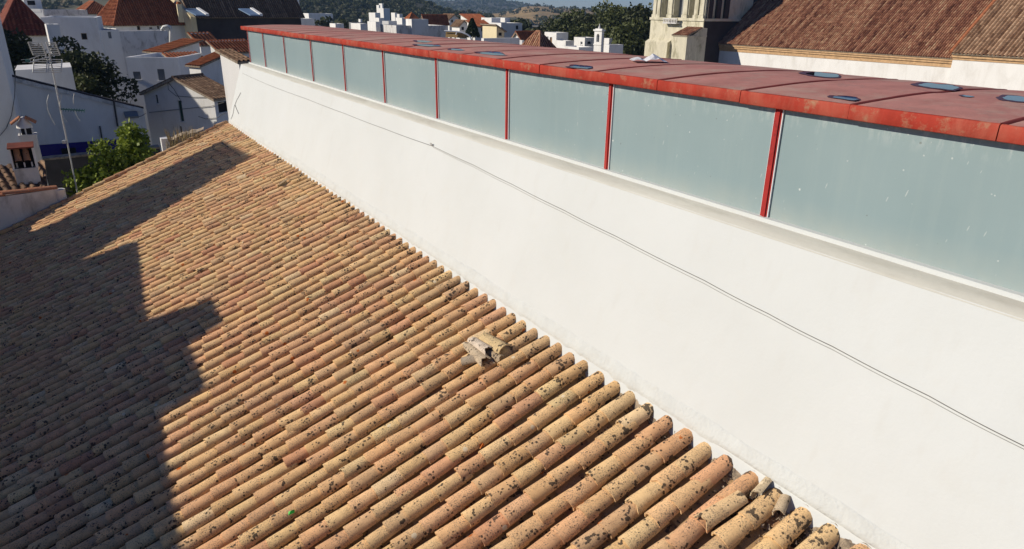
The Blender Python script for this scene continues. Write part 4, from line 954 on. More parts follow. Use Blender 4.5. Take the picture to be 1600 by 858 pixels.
# ---- long white house with sloping coping and blue skirting
yl = 33.0; T0, T1 = PY(18, 121, yl), PY(224, 171, yl)
lw = empty('long_house', ((T0.x + T1.x) / 2, yl, -10), 'long white house wall with sloping coping and blue skirting behind the antenna', 'house')
b = MB(); b.prism([(T0.x, yl, -9.9), (T1.x, yl, -9.9), (T1.x, yl, T1.z), (T0.x, yl, T0.z)], (0, .3, 0)); b.build('wall', M['white'], lw)
dv = (T1 - T0); L_ = dv.length; dv.normalize(); nz_ = Vector((-dv.z, 0, dv.x))
for k in range(12):
    b = MB(); P = T0 + dv * (L_ * k / 12) - nz_ * .13 + Vector((0, -.05, 0)); b.obox(P, dv * (L_ / 12 - .012), Vector((0, .35, 0)), nz_ * (.15 + .01 * (k % 2))); b.build('coping_stone', M['whiteold'], lw)
b = MB(); b.prism([T0 + nz_ * .03, T1 + nz_ * .03, T1 + nz_ * .085, T0 + nz_ * .085], (0, .3, 0)); b.build('coping_top', M['darkwall'], lw)
S0, S1 = PY(62, 229, yl), PY(156, 219, yl); zb1 = PY(100, 250, yl).z
b = MB(); b.box(T0.x, T1.x - .02, yl - .025, yl - .001, zb1 - 1.5, (S0.z + S1.z) / 2 + .02); b.build('skirting', M['blueband'], lw)
b = MB(); a1, a2 = PY(95, 232, yl), PY(122, 250, yl); b.box(a1.x, a2.x, yl - .05, yl - .026, a2.z - 1, a1.z); b.build('door', M['void'], lw)
b = MB(); b.tube([PY(177, 154, yl - .04), PY(184, 198, yl - .04)], .035, 6); b.build('drain_pipe', M['dmetal'], lw)
b = MB(); b.tube([PY(156, 197, yl - .04), PY(161, 226, yl - .04)], .028, 6); b.build('drain_pipe', M['dmetal'], lw)
b = MB(); q0, q1 = PY(194, 180, yl), PY(214, 174, yl); b.obox((q0.x, yl - .45, q0.z - .08), (q1.x - q0.x, 0, 0), (0, .45, .15), (0, -.01, .08)); b.build('awning', M['shutter'], lw)
b = MB(); b.tube([PY(196, 183, yl - .02), PY(199, 225, yl - .02)], .03, 6); b.build('drain_pipe', M['plastic'], lw)
b = MB(); b.tube([PY(201, 185, yl - .1), PY(212, 184, yl - .1), PY(222, 181, yl - .15), PY(228, 177, yl - .2)], .012, 5); b.build('wire', M['cable'], lw)
# upper wall behind it
ub = PY(20, 116, 36); uc = PY(113, 107, 36); b = MB(); b.prism([(ub.x, 38.1, -9), (uc.x, 38.1, -9), (uc.x, 38.1, uc.z - .1), (ub.x, 38.1, ub.z)], (0, 3, 0))
uw = empty('back_house', ((ub.x + uc.x) / 2, 38.1, -10), 'plain bluish gable wall peeking above the sloping coping', 'house'); b.build('wall', M['white'], uw)
# ---- dark retaining wall under the blue skirting
R_0, R_1 = PY(60, 252, 28.5), PY(250, 232, 28.5)
rw = empty('retaining_wall', ((R_0.x + R_1.x) / 2, 28.5, -10), 'dark rough retaining wall behind the citrus tree', 'wall')
b = MB(); b.prism([(R_0.x, 28.5, -9.9), (R_1.x, 28.5, -9.9), (R_1.x, 28.5, R_1.z), (R_0.x, 28.5, R_0.z)], (0, .4, 0)); b.build('wall', M['stonebase'], rw)
b = MB(); b.prism([(R_0.x, 28.46, R_0.z + .002), (R_1.x, 28.46, R_1.z + .002), (R_1.x, 28.46, R_1.z + .07), (R_0.x, 28.46, R_0.z + .07)], (0, .5, 0)); b.build('coping', M['mortar'], rw)
# dark lower yard roof
# ---- low rubble wall at the end of the roof
P0, P1 = at(262, 220, 20.6), at(318, 203, 20.6); ob_ = empty('rubble_wall', P0, 'crumbling brown wall end with dry weeds beyond the roof corner', 'wall')
b = MB(); vs = []
for i in range(15):
    for j in range(6):
        P = P0.lerp(P1, i / 14) + Vector((0, 0, -1.6 + 1.6 * j / 5)); vs.append(P + Vector((.05 * mn.noise(P * 5), .06 * mn.noise(P * 4 + Vector((3, 0, 0))), .07 * mn.noise(P * 6) if j == 5 else 0)))
b.add(vs, [(i * 6 + j, (i + 1) * 6 + j, (i + 1) * 6 + j + 1, i * 6 + j + 1) for i in range(14) for j in range(5)])
n5 = [vs[i * 6 + 5] for i in range(15)]; b.add(n5 + [p + Vector((.1, .5, .02)) for p in n5], [(i, i + 1, 15 + i + 1, 15 + i) for i in range(14)]); b.build('wall', M['mortar'], ob_)
P0 = at(258, 214, 20.3); b = MB(); b.box(P0.x - .12, P0.x + .1, P0.y, P0.y + .3, P0.z - 1.6, P0.z - .05); b.build('whitewashed_end', M['white'], ob_)
rg = random.Random(9)
for nm, lab, cpx, cpy, w_, hpx, nb in (('dry_weeds', 'dry brown weeds growing by the crumbling wall end', 285, 212, 50, 22, 70), ('dry_weeds', 'green and dry weeds at the foot of the whitewashed wall end', 268, 224, 18, 16, 50)):
    b = MB()
    for k in range(nb):
        P = at(cpx + rg.uniform(-w_ / 2, w_ / 2), cpy + rg.uniform(-4, 6), 20.3 + rg.uniform(-.2, .3)); hh = rg.uniform(.3, 1) * hpx / 45; d = Vector((rg.uniform(-.3, .3), rg.uniform(-.3, .3), 1)) * hh
        P = P - Vector((0, 0, .15)); s = Vector((rg.uniform(-1, 1), rg.uniform(-1, 1), 0)).normalized() * .012
        b.add([P - s, P + s, P + d * .6 + s * .6, P + d, P + d * .6 - s * .6], [(0, 1, 2, 4), (4, 2, 3)])
    o = b.build(nm, M['dry']); tag(o, lab, 'weeds')

# ================================================================== HOUSES ON THE LEFT
def hb(*a, **k): return Block('house', *a, **k)
hb('white house with crumbling patterned parapet and grey shuttered windows', 277, 90, 50, pl=196, lx=5, rot=62, ly=8, mat='white', win=[('L', 207, 112, 221, 124, 'shutter'), ('L', 208, 125, 216, 146, 'door'), ('L', 245, 108, 259, 126, 'shutter')], flat=True)
k_ = Block('house', 'white gabled house with green shutters and old dark tiles beyond the roof', 334, 154, 42, pl=224, pr=372, rot=34, mat='white', flat=False,
           win=[('L', 242, 147, 248, 162, 'void'), ('L', 277, 157, 288, 190, 'green'), ('L', 280, 197, 285, 208, 'void'), ('R', 340, 160, 357, 174, 'void')])
zr = at(262, 120, 42 + k_.ly * .3).z - k_.zt
k_.roof('gable', zr, 'ft_brown', over=.18, pitch=.22, ax='x', row=.35, thick=.12)
Qf = on_plane(306, 158, k_.c, k_.ex); zev = Qf.z + (53 - Qf.y) / 0.47 * 0.60
th_ = empty('unseen_shade_block', (-17, 56, -10), 'unseen tall block added left of the view to shade the gabled house', 'house')  # out of view, added only to throw diagonal shade on the gable wall
b = MB(); b.box(-26, -10.0, 53, 60, -9.9, zev); b.build('wall', M['white'], th_); b = MB(); b.box(-26.1, -9.95, 53.05, 60.1, zev + .002, zev + .05); b.build('coping', M['white'], th_)
b = MB()
for pts in ([(262, 128), (263, 140), (275, 150), (300, 152), (330, 152)], [(233, 176), (280, 171), (330, 166), (350, 160)], [(310, 182), (322, 186), (340, 184), (352, 176)], [(262, 128), (272, 140), (284, 160)]):
    b.tube([on_plane(x, y, k_.c - k_.ex * .05, k_.ex) for x, y in pts], .016, 5)
b.build('wire', M['cable'], k_.root)
w8 = hb('white cube house with old tiled top right beside the glass strip', 373, 97, 34, pl=345, pr=392, rot=20, mat='white', flat=False)
w8.roof('mono', .45, 'ft_brown', over=.15, pitch=.22, ax='-y', row=.35)
o1 = hb('shed house with bright orange roof and long lavender shaded wall', 255, 83, 58, pl=229, pr=313, rot=22, mat='white', flat=False)
o1.roof('mono', .9, 'ft_orange', over=.25, pitch=.26, ax='-x', row=.5)
o2 = hb('small house with orange ridged roof against the dark wall', 313, 72, 66, pl=300, pr=343, rot=25, mat='white', flat=False)
o2.roof('mono', 1.1, 'ft_orange', over=.2, pitch=.4, ax='-y', row=.6)
o3 = hb('white gabled house with orange roof just left of the white cube', 313, 104, 46, pl=295, pr=357, rot=25, mat='white', flat=False)
o3.roof('mono', .75, 'ft_orange', over=.18, pitch=.26, ax='-x', row=.5)
o4 = hb('low house with brown tiled roof between the two orange roofs', 285, 106, 52, pl=262, pr=332, rot=22, mat='white', flat=False)
o4.roof('mono', .9, 'ft_red', over=.2, pitch=.26, ax='-y', row=.5)
o5 = hb('house with dull orange roof touching the glass strip end', 345, 84, 55, pl=330, pr=400, rot=25, mat='white', flat=False)
o5.roof('mono', .9, 'ft_red', over=.2, pitch=.26, ax='-y', row=.5)
e1 = hb('white house under a hipped roof with one orange lit side', 179, 33, 78, pl=148, pr=300, rot=20, mat='white', flat=False,
        win=[('L', 153, 42, 156, 52, 'void'), ('L', 165, 43, 168, 53, 'void'), ('L', 171, 43, 174, 52, 'void'), ('R', 213, 37, 220, 47, 'door'), ('R', 233, 42, 239, 46, 'pane'), ('R', 245, 40, 250, 46, 'pane')])
e1.roof('hip', 3.4, 'ft_red', over=.35, pitch=.26, row=.45)
hb('low stained terrace wall in front of the hipped house', 186, 49, 72, pl=176, pr=262, rot=20, mat='whiteold', cat='house')
b = MB(); P = at(252, 60, 70); Q = at(262, 40, 70)
fv = empty('vent_pipe', at(262, 66, 70), 'bent grey vent duct beside the stained terrace wall', 'vent'); b.tube([at(253, 47, 70), at(256, 42, 70), at(261, 41, 70), at(266, 42, 70), at(267, 50, 70), at(267, 66, 70)], .16, 8); b.build('duct', M['metal'], fv)
f1 = hb('large dark house with long weathered brown roof', 300, 28, 84, pl=286, pr=470, rot=14, mat='darkwall', flat=False, ly=10)
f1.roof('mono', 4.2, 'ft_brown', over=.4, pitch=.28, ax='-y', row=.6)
fw_ = hb('pale firewall strip rising between the two big roofs', 299, 27, 82.5, lx=.5, rot=14, ly=9, mat='cream', flat=False, cat='wall')
g_ = MB(); g_.prism([fw_.P(0, 0, fw_.zt - .02), fw_.P(0, 1, fw_.zt - .02), fw_.P(0, 1, fw_.zt + 4)], fw_.ex * .5); g_.build('sloped_top', M['cream'], fw_.root)
for px, lab in ((322, 'left blue skylight box with white edge on the brown roof'), (406, 'right blue skylight box with white edge on the brown roof')):
    A, B = at(px, 25, 80.5), at(px - 15, 15, 83.5); sb = empty('dormer', A, lab, 'dormer')
    e_ = f1.ex
    m_ = MB(); m_.prism([A, B, B + e_ * .35, A + e_ * .35], (0, 0, .22)); m_.build('edge', M['white'], sb)
    m_ = MB(); m_.prism([A - e_ * .02, B - e_ * .02, B - e_ * 1.4, A - e_ * 1.1], (0, 0, .12)); m_.build('cover', M['dormer_shade'], sb)  # blue colour stands in for the dormer's shaded side
P = at(282, 20, 82); cm = empty('chimney', P - Vector((0, 0, 1)), 'small terracotta chimney on the pale firewall', 'chimney')
b = MB(); b.box(P.x - .25, P.x + .25, P.y, P.y + .5, P.z - 1, P.z + .9); b.build('stack', M['cream'], cm); b = MB(); b.tube([P + Vector((0, .25, .9)), P + Vector((0, .25, 1.15))], .3, 8, .2); b.build('pot', M['ft_orange'], cm, col=[(.5, .5, .5, 1)] * len(b.v))
hb('tall plain blue shaded house behind the red cap', 418, -6, 105, pl=404, pr=467, rot=8, mat='white', win=[('L', 411, 4, 414, 12, 'pane')])
hb('short ochre pillar house end at the foot of the hill', 463, 28, 100, pl=460, pr=468, rot=8, mat='ochre', lx=1)
hb('blue shaded low house just right of the ochre end', 470, 29, 112, pr=491, rot=8, ly=4, mat='white')
r1 = hb('house with dark red hipped roof at the top left corner', 2, 46, 52, pr=76, rot=6, ly=7, mat='white', flat=False)
r1.roof('hip', 2.2, 'ft_maroon', over=.3, pitch=.25, row=.4)
hb('small white block beside the dark red roof', 72, 38, 50, pr=92, rot=4, ly=1.5, mat='white', zb=-4)
hb('white house with roof terrace at the top left edge', 36, -4, 92, pl=13, pr=63, rot=40, mat='white', win=[('R', 42, 1, 56, 8, 'void')])
hb('long white terrace wall left of the wide blue house', 66, 14, 86, pl=20, pr=68, rot=50, mat='white', lx=3)
hb('low grey terrace with a white table top edge', 68, 15, 90, pr=136, rot=6, ly=5, mat='whiteold')
hb('wide blue shaded house below the grey terrace', 63, 27, 62, pr=150, rot=-6, ly=8, mat='white', win=[('R', 118, 38, 121, 44, 'void'), ('R', 126, 52, 137, 62, 'door')])
hb('small shaded house right of the dark tree', 150, 47, 66, pr=186, rot=10, ly=5, mat='white', win=[('R', 168, 50, 175, 60, 'shutter')])
t1 = hb('reddish tiled house glimpsed above the grey terrace', 130, 20, 110, pr=180, rot=8, ly=8, mat='white', flat=False); t1.roof('hip', 1.6, 'ft_red', row=.5)

# ================================================================== HOUSES IN THE MIDDLE DISTANCE
hb('pale stained house with a long shaded flank above the red cap', 619, 40, 108, pl=594, pr=696, mat='whiteold')
hb('taller shaded block rising over the long flank', 643, 30, 109, pl=634, pr=669, mat='white', zb=-4)
hb('white roof terrace box on the stained house', 607, 33, 118, pl=597, pr=620, rot=30, mat='white', ly=3)
for lab, px, py, D, pl, pr, mt in (('small white cube left of the stained house', 587, 34, 112, 574, 594, 'white'), ('low white wall left of the white cube', 563, 37, 100, 548, 574, 'white'),
                                   ('dark shaded low house above the middle of the red cap', 549, 35, 104, 545, 572, 'shutter'), ('low pale house near the foot of the wooded hill', 524, 37, 118, 515, 537, 'white')):
    hb(lab, px, py, D, pl=pl, pr=pr, mat=mt)
q1 = hb('house with bright red roof behind the stained house', 640, 28, 150, pl=634, pr=653, mat='white', flat=False); q1.roof('hip', 1.0, 'ft_orange', row=.6)
q2 = hb('house with brown red roof and railing behind the long flank', 664, 36, 128, pl=658, pr=700, mat='white', flat=False); q2.roof('gable', 1.3, 'ft_red', ax='x', row=.6)
q3 = hb('white house with pink roof right of the railing house', 702, 30, 150, pl=686, pr=718, mat='white', flat=False, win=[('R', 705, 31, 708, 35, 'void'), ('R', 712, 32, 715, 36, 'void')]); q3.roof('gable', .9, 'ft_brown', ax='y', row=.6)
q4 = hb('grey gabled house left of the cypress', 718, 40, 125, pl=706, pr=732, mat='white', flat=False, win=[('R', 721, 42, 725, 47, 'void')]); q4.roof('gable', .8, 'ft_brown', ax='y', row=.6)
q5 = hb('long white house with orange roof behind the cypress', 735, 33, 140, pl=720, pr=765, mat='white', flat=False); q5.roof('mono', 1.2, 'ft_red', ax='-y', row=.6)
q6 = hb('white house with red roof right of the cypress', 742, 42, 112, pl=730, pr=768, mat='white', flat=False, win=[('R', 744, 44, 748, 49, 'pane'), ('R', 752, 44, 754, 49, 'void')]); q6.roof('mono', .9, 'ft_red', ax='-y', row=.5)
q7 = hb('cream house with brown roof in front of the white block', 776, 50, 96, pl=754, pr=788, mat='cream', flat=False, win=[('R', 779, 51, 784, 56, 'void')]); q7.roof('mono', .9, 'ft_brown', ax='+x', row=.5)
hb('white modern block with stepped flat roofs', 783, 36, 118, pl=760, pr=816, mat='white', win=[('R', 805, 50, 814, 55, 'void'), ('R', 806, 40, 810, 46, 'void')])
hb('upper white box on top of the modern block', 768, 28, 122, pl=752, pr=782, mat='white', win=[('L', 754, 30, 757, 34, 'pane')], zb=-4)
hb('right upper white box of the modern block', 789, 28, 124, pl=775, pr=797, mat='white', zb=-4)
hb('low blue shaded wall in front of the cream house', 756, 60, 70, pr=812, rot=0, ly=3, mat='white', pl=752)
hb('bright white low wall above the red cap', 816, 63, 76, pl=798, pr=819, rot=25, mat='white', lx=1)
u1 = hb('brown hipped roof house just above the red cap', 843, 74, 66, pl=815, pr=866, mat='whiteold', rot=10, flat=False); u1.roof('hip', 1.3, 'ft_church', row=.4, pitch=.26)
u1b = hb('low red roofed house behind the brown hipped roof', 815, 62, 92, pl=800, pr=845, mat='white', rot=10, flat=False); u1b.roof('gable', .9, 'ft_red', row=.5)
hb('white two storey cube with brown shutters', 869.5, 51, 88, pl=851, pr=888, mat='white', win=[('L', 854, 57, 857, 64, 'shutter'), ('L', 859, 58, 862.5, 70, 'wood')])
hb('low white annexe right of the two storey cube', 884, 64, 86, pl=866, pr=897, mat='white')
hb('white cube with small window left of the chimney tower', 914, 59, 92, pl=897, pr=933, mat='white', win=[('L', 907, 65, 910, 70, 'pane'), ('R', 918, 65, 923, 69, 'void')])
hb('low white wall in front of the chimney tower', 904.5, 74, 72, pl=877, pr=929, mat='white')
hb('low white house right of the chimney tower', 952, 70, 74, pl=944, pr=974, mat='white')
hb('tiny white gable half hidden by trees right of the chimney tower', 952, 60, 96, pl=944, pr=957, mat='white')
# chimney tower with arched niche
cD = 70; c = at(940.5, 49, cD); lx = solve_len(c, Vector((1, 0, 0)), 944); ly = solve_len(c, Vector((0, 1, 0)), 929)
ct = empty('chimney_tower', (c.x, c.y, -10), 'slender white chimney tower with an arched niche and small finial', 'chimney')
def niche_wall(mb, o, u, wid, z0, z1, outn, a0, a1, zb0, zs, dep):
    n = 10; P = lambda a, z, d=0: Vector((o.x, o.y, 0)) + u * a + Vector((0, 0, z)) - outn * d
    r = (a1 - a0) / 2; arc = [(a0 + r - r * math.cos(math.pi * k / n), zs + r * math.sin(math.pi * k / n)) for k in range(n + 1)]
    mb.quad(P(0, z0), P(a0, z0), P(a0, z1), P(0, z1)); mb.quad(P(a1, z0), P(wid, z0), P(wid, z1), P(a1, z1)); mb.quad(P(a0, z0), P(a1, z0), P(a1, zb0), P(a0, zb0))
    for k in range(n):
        (xa, za_), (xb, zb2) = arc[k], arc[k + 1]; mb.quad(P(xa, za_), P(xb, zb2), P(xb, z1), P(xa, z1)); mb.quad(P(xa, za_), P(xb, zb2), P(xb, zb2, dep), P(xa, za_, dep))
    for q in ((P(a0, zb0), P(a0, zs), P(a0, zs, dep), P(a0, zb0, dep)), (P(a1, zb0), P(a1, zs), P(a1, zs, dep), P(a1, zb0, dep)), (P(a0, zb0), P(a1, zb0), P(a1, zb0, dep), P(a0, zb0, dep))): mb.quad(*q)
    return [P(a0, zb0, dep * .98), P(a1, zb0, dep * .98)] + [P(x, z, dep * .98) for x, z in arc[::-1]]
b = MB(); zN0, zN1 = at(935, 66, cD).z, at(935, 57, cD).z; eX, eY = Vector((1, 0, 0)), Vector((0, 1, 0))
back_ = niche_wall(b, Vector((c.x, c.y, 0)), eY, ly, -9.9, c.z, -eX, ly * .3, ly * .7, zN0, zN1, .25)
b.quad((c.x, c.y, -9.9), (c.x + lx, c.y, -9.9), (c.x + lx, c.y, c.z), (c.x, c.y, c.z)); b.quad((c.x + lx, c.y, -9.9), (c.x + lx, c.y + ly, -9.9), (c.x + lx, c.y + ly, c.z), (c.x + lx, c.y, c.z)); b.quad((c.x, c.y + ly, -9.9), (c.x + lx, c.y + ly, -9.9), (c.x + lx, c.y + ly, c.z), (c.x, c.y + ly, c.z))
b.build('shaft', M['white'], ct); b = MB(); b.poly(back_); b.build('niche', M['shutter'], ct)
b = MB(); b.box(c.x - .09, c.x + lx + .09, c.y - .09, c.y + ly + .09, c.z + .001, c.z + .14); b.box(c.x + .05, c.x + lx - .05, c.y + .05, c.y + ly - .05, c.z + .141, c.z + .22); zb2 = at(935, 71, cD).z; b.box(c.x - .05, c.x - .001, c.y - .05, c.y + ly + .05, zb2, zb2 + .1); b.build('cornice', M['white'], ct)
b = MB(); q = Vector((c.x + lx / 2, c.y + ly / 2, c.z + .221)); b.tube([q, q + Vector((0, 0, .15)), q + Vector((0, 0, .22)), q + Vector((0, 0, .45))], .14, 8, .03); b.build('finial', M['whiteold'], ct)
# reed awning with white hoop
aw = empty('reed_awning', at(712, 64, 62), 'brown reed awning with a curved white pipe above the red cap', 'awning')
b = MB(); b.prism([at(697, 49, 62), at(716, 50, 62), at(714, 59, 61.5), at(696, 58, 61.5)], FH * .15); b.prism([at(716, 51, 62), at(733, 54, 63), at(728, 60, 62.5), at(714, 59, 62)], FH * .15); b.build('reed_screen', M['reed'], aw)
b = MB(); b.tube([at(694, 48.5, 61.8), at(714, 49.5, 61.8)], .07, 6); b.tube([at(714, 49.5, 61.8), at(711, 60, 61.8)], .06, 6); b.tube([at(714, 49.5, 61.8), at(722, 51, 61.8), at(730, 54, 61.8), at(735, 57.5, 61.8), at(737, 66, 61.8)], .07, 6); b.build('frame', M['plastic'], aw)
# villas on the wooded hill
for lab, px, py, D, pl, pr in (('topmost small white villa on the wooded hill', 597, 5.5, 400, 592, 599), ('small white villa just below the topmost one', 592, 8, 390, 588, 594), ('white villa with a shaded right side on the hill', 599, 13, 380, 592, 609),
                               ('wide white villa low on the hill slope', 586, 20, 360, 576, 594), ('small white villa right of the wide one', 617, 20, 350, 611, 621), ('small pale villa at the right of the hill houses', 624, 22, 345, 620, 629),
                               ('long pale row of houses at the hill foot', 482, 21, 300, 472, 520), ('white wall strip below the hill villas', 592, 28, 280, 586, 600), ('pale garden wall low on the hill', 628, 28, 270, 618, 640), ('tiny white hut left of the wide villa', 563, 30, 260, 560, 566)):
    v_ = Block('villa', lab, px, py, D, pl=pl, pr=pr, mat='white', flat=True, par=.3, zb=at(px, py + 9, D).z - 6, cat='villa')

# ================================================================== BELL TOWER AND CHURCH
XT = 57.0; Yt0, Yt1 = 57.25, 65.7
bt = empty('bell_tower', (XT + 3.5, 61.5, -12), 'weathered cream church bell tower with tall belfry openings', 'bell tower')
def TXP(px, py, x=XT): return on_plane(px, py, Vector((x, 0, 0)), Vector((1, 0, 0)))
zc1, zc2 = TXP(1060, 28).z, TXP(1030, 66).z; ZTOP = 9.0
b = MB(); b.box(XT - .02, XT + 8, Yt0, Yt1, -11.9, zc1); b.build('lower_stage', M['tower'], bt)
b = MB(); yL = TXP(1050, 80).y; b.box(XT - .55, XT - .021, yL + .3, Yt1 + .12, -11.9, zc2); b.prism([(XT - .55, yL + .3, zc2 + .001), (XT - .021, yL + .3, zc2 + .001), (XT - .021, yL + .3, zc2 + .3)], (0, Yt1 - .18 - yL, 0)); b.build('plinth', M['tower'], bt)
ops = [(TXP(a, 10).y, TXP(c_, 10).y) for a, c_ in ((1042, 1032.5), (1066, 1051.5), (1084, 1075.5))]
b = MB(); hs = [(min(q) - Yt0 - .1, max(q) - Yt0 - .1, zc1 + .02, ZTOP - 1.4) for q in ops]
wall_face(b, Vector((XT + .15, Yt0 + .1, 0)), Vector((0, 1, 0)), Yt1 - Yt0 - .2, zc1 + .001, ZTOP, Vector((-1, 0, 0)), hs, 0.9)
b.quad((XT + .15, Yt0 + .1, zc1), (XT + 7.8, Yt0 + .1, zc1), (XT + 7.8, Yt0 + .1, ZTOP), (XT + .15, Yt0 + .1, ZTOP)); b.quad((XT + .15, Yt1 - .1, zc1), (XT + 7.8, Yt1 - .1, zc1), (XT + 7.8, Yt1 - .1, ZTOP), (XT + .15, Yt1 - .1, ZTOP))
b.quad((XT + .15, Yt0 + .1, ZTOP), (XT + 7.8, Yt0 + .1, ZTOP), (XT + 7.8, Yt1 - .1, ZTOP), (XT + .15, Yt1 - .1, ZTOP)); b.quad((XT + 7.8, Yt0 + .1, zc1), (XT + 7.8, Yt1 - .1, zc1), (XT + 7.8, Yt1 - .1, ZTOP), (XT + 7.8, Yt0 + .1, ZTOP)); b.build('belfry', M['tower'], bt)
for h in hs:
    b = MB(); b.box(XT + 1.02, XT + 1.06, Yt0 + .1 + h[0], Yt0 + .1 + h[1], h[2], h[3]); b.build('belfry_opening', M['shutter'], bt)
edges = sorted([Yt0 + .1] + [Yt0 + .1 + e for h in hs for e in h[:2]] + [Yt1 - .1])
for k in range(0, len(edges), 2):
    a, c_ = edges[k], edges[k + 1]; n_ = 2 if c_ - a > 1.2 else 1
    for q in range(n_):
        w_ = (c_ - a) / n_; b = MB(); y0_ = a + w_ * q + w_ * .14; y1_ = a + w_ * (q + 1) - w_ * .14
        b.box(XT + .0, XT + .149, y0_, y1_, zc1 + .36, ZTOP - .5); b.box(XT - .07, XT + .148, y0_ - .08, y1_ + .08, zc1 + .002, zc1 + .34); b.build('pilaster', M['tower'], bt)
b = MB(); b.box(XT - .14, XT + 8.1, Yt0 - .12, Yt1 + .12, zc1 - .28, zc1 - .001); b.build('string_course', M['tower'], bt)
b = MB(); y0_, y1_ = TXP(1063, 34).y, TXP(1043, 34).y; zB0, zB1 = TXP(1053, 37).z, TXP(1053, 29).z
for k in range(9): yy = y0_ + (y1_ - y0_) * k / 8; b.box(XT - .62, XT - .55, yy - .05, yy + .05, zB0 + .12, zB1 - .1)
b.box(XT - .68, XT - .145, y0_ - .1, y1_ + .1, zB0, zB0 + .12); b.box(XT - .68, XT - .5, y0_ - .1, y1_ + .1, zB1 - .1, zB1 + .02); b.build('balcony', M['whiteold'], bt)
# shaded side of the tower, its shade painted in with dark pilasters and facing
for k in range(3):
    b = MB(); x0_ = XT + .4 + k * 1.3; b.box(x0_, x0_ + .7, Yt0 - .15, Yt0 + .099, zc1 + .01, ZTOP - .3); b.build('pilaster', M['shadestone'], bt)
b = MB(); b.box(XT + .1, XT + 8.02, Yt0 - .03, Yt0 - .001, -11.9, zc1 - .29); b.build('shade_face', M['shadestone'], bt)
# stair turret in front of the tower
pd = 3.0; xf = XT - pd; yA, yB = TXP(1072, 75, xf).y, TXP(1050, 75, xf).y; zA = TXP(1060, 55, xf).z
tu = empty('stair_turret', (xf + pd / 2, (yA + yB) / 2, -12), 'cream stair turret with small tiled roof in front of the tower', 'turret')
b = MB(); b.box(xf, XT - .03, yA, yB, -11.9, zA); b.prism([(xf + .9, yA, zA), (XT - .03, yA, zA), (XT - .03, yA, zA + .75), (xf + 2.1, yA, zA + .75)], (0, yB - yA, 0)); b.build('body', M['tower'], tu)
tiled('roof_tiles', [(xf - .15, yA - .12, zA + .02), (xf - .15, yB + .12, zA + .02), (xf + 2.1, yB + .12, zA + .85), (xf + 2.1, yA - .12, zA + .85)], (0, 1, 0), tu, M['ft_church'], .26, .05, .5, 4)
b = MB(); b.box(xf - .06, XT - .035, yA - .06, yB + .06, zA - .14, zA - .02); b.build('cornice', M['tower'], tu)
# nave
xw = 60.0; zE = -0.22; yN0, yN1, yN2 = 59.0, 31.6, 14.0
cn = empty('church', (xw + 7, 40, -12), 'white church nave with brick cornice and long reddish brown tiled roof', 'church')
b = MB(); b.box(xw, xw + 14, yN1, yN0, -11.9, zE - .75); b.build('wall', M['white'], cn)
b = MB(); b.box(xw - .05, xw + 1, yN1 - .04, yN0 + .03, zE - .749, zE - .42); b.box(xw - .16, xw + 1, yN1 - .05, yN0 + .05, zE - .419, zE - .22); b.box(xw - .26, xw + 1, yN1 - .06, yN0 + .07, zE - .219, zE - .06); b.build('cornice', M['brickband'], cn)
ph = math.radians(38); rise = 5.6
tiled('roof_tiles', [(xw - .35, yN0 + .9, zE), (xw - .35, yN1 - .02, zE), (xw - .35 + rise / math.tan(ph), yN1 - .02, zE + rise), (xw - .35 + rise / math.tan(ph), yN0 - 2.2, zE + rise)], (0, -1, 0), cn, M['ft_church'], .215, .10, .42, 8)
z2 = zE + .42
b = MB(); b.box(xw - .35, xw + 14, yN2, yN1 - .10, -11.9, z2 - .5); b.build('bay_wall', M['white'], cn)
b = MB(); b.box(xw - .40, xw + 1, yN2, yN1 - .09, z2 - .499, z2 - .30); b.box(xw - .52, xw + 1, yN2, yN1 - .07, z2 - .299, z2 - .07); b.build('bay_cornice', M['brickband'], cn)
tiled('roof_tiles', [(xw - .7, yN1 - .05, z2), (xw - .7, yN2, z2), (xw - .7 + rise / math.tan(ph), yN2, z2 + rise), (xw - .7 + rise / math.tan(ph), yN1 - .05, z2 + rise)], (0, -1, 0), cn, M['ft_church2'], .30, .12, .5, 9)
b = MB(); b.tube([(xw - .65, yN1 + .02, z2 + .1), (xw - .65 + rise / math.tan(ph), yN1 + .02, z2 + rise + .1)], .17, 8); b.build('verge_tiles', M['ft_red'], cn, col=[(.9, .9, .9, 1)] * len(b.v))
b = MB(); b.box(xw - .41, xw - .351, TXP(1524, 90, xw - .36).y, TXP(1506, 90, xw - .36).y, TXP(1515, 87, xw - .36).z, TXP(1515, 81.5, xw - .36).z); b.build('patch', M['whiteold'], cn)
b = MB(); b.tube([TXP(1470, 100.3, xw - .02), TXP(1485, 98.3, xw - .04)], .03, 5); b.tube([TXP(1355, 93.5, xw - .02), TXP(1362, 93.5, xw - .02)], .03, 5); b.build('iron_hook', M['dmetal'], cn)
# tall crossing wall behind the nave roof, shade painted into its dark colour
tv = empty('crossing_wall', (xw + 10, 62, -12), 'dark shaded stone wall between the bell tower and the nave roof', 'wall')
b = MB(); b.box(XT + 8.1, xw + 24, 61.3, 63, -11.9, 14); b.build('wall', M['shadestone'], tv)
b = MB(); b.box(xw + .1, XT + 8.05, 59.6, 61.2, -11.9, zE + .6); b.build('link_wall', M['shadestone'], tv)

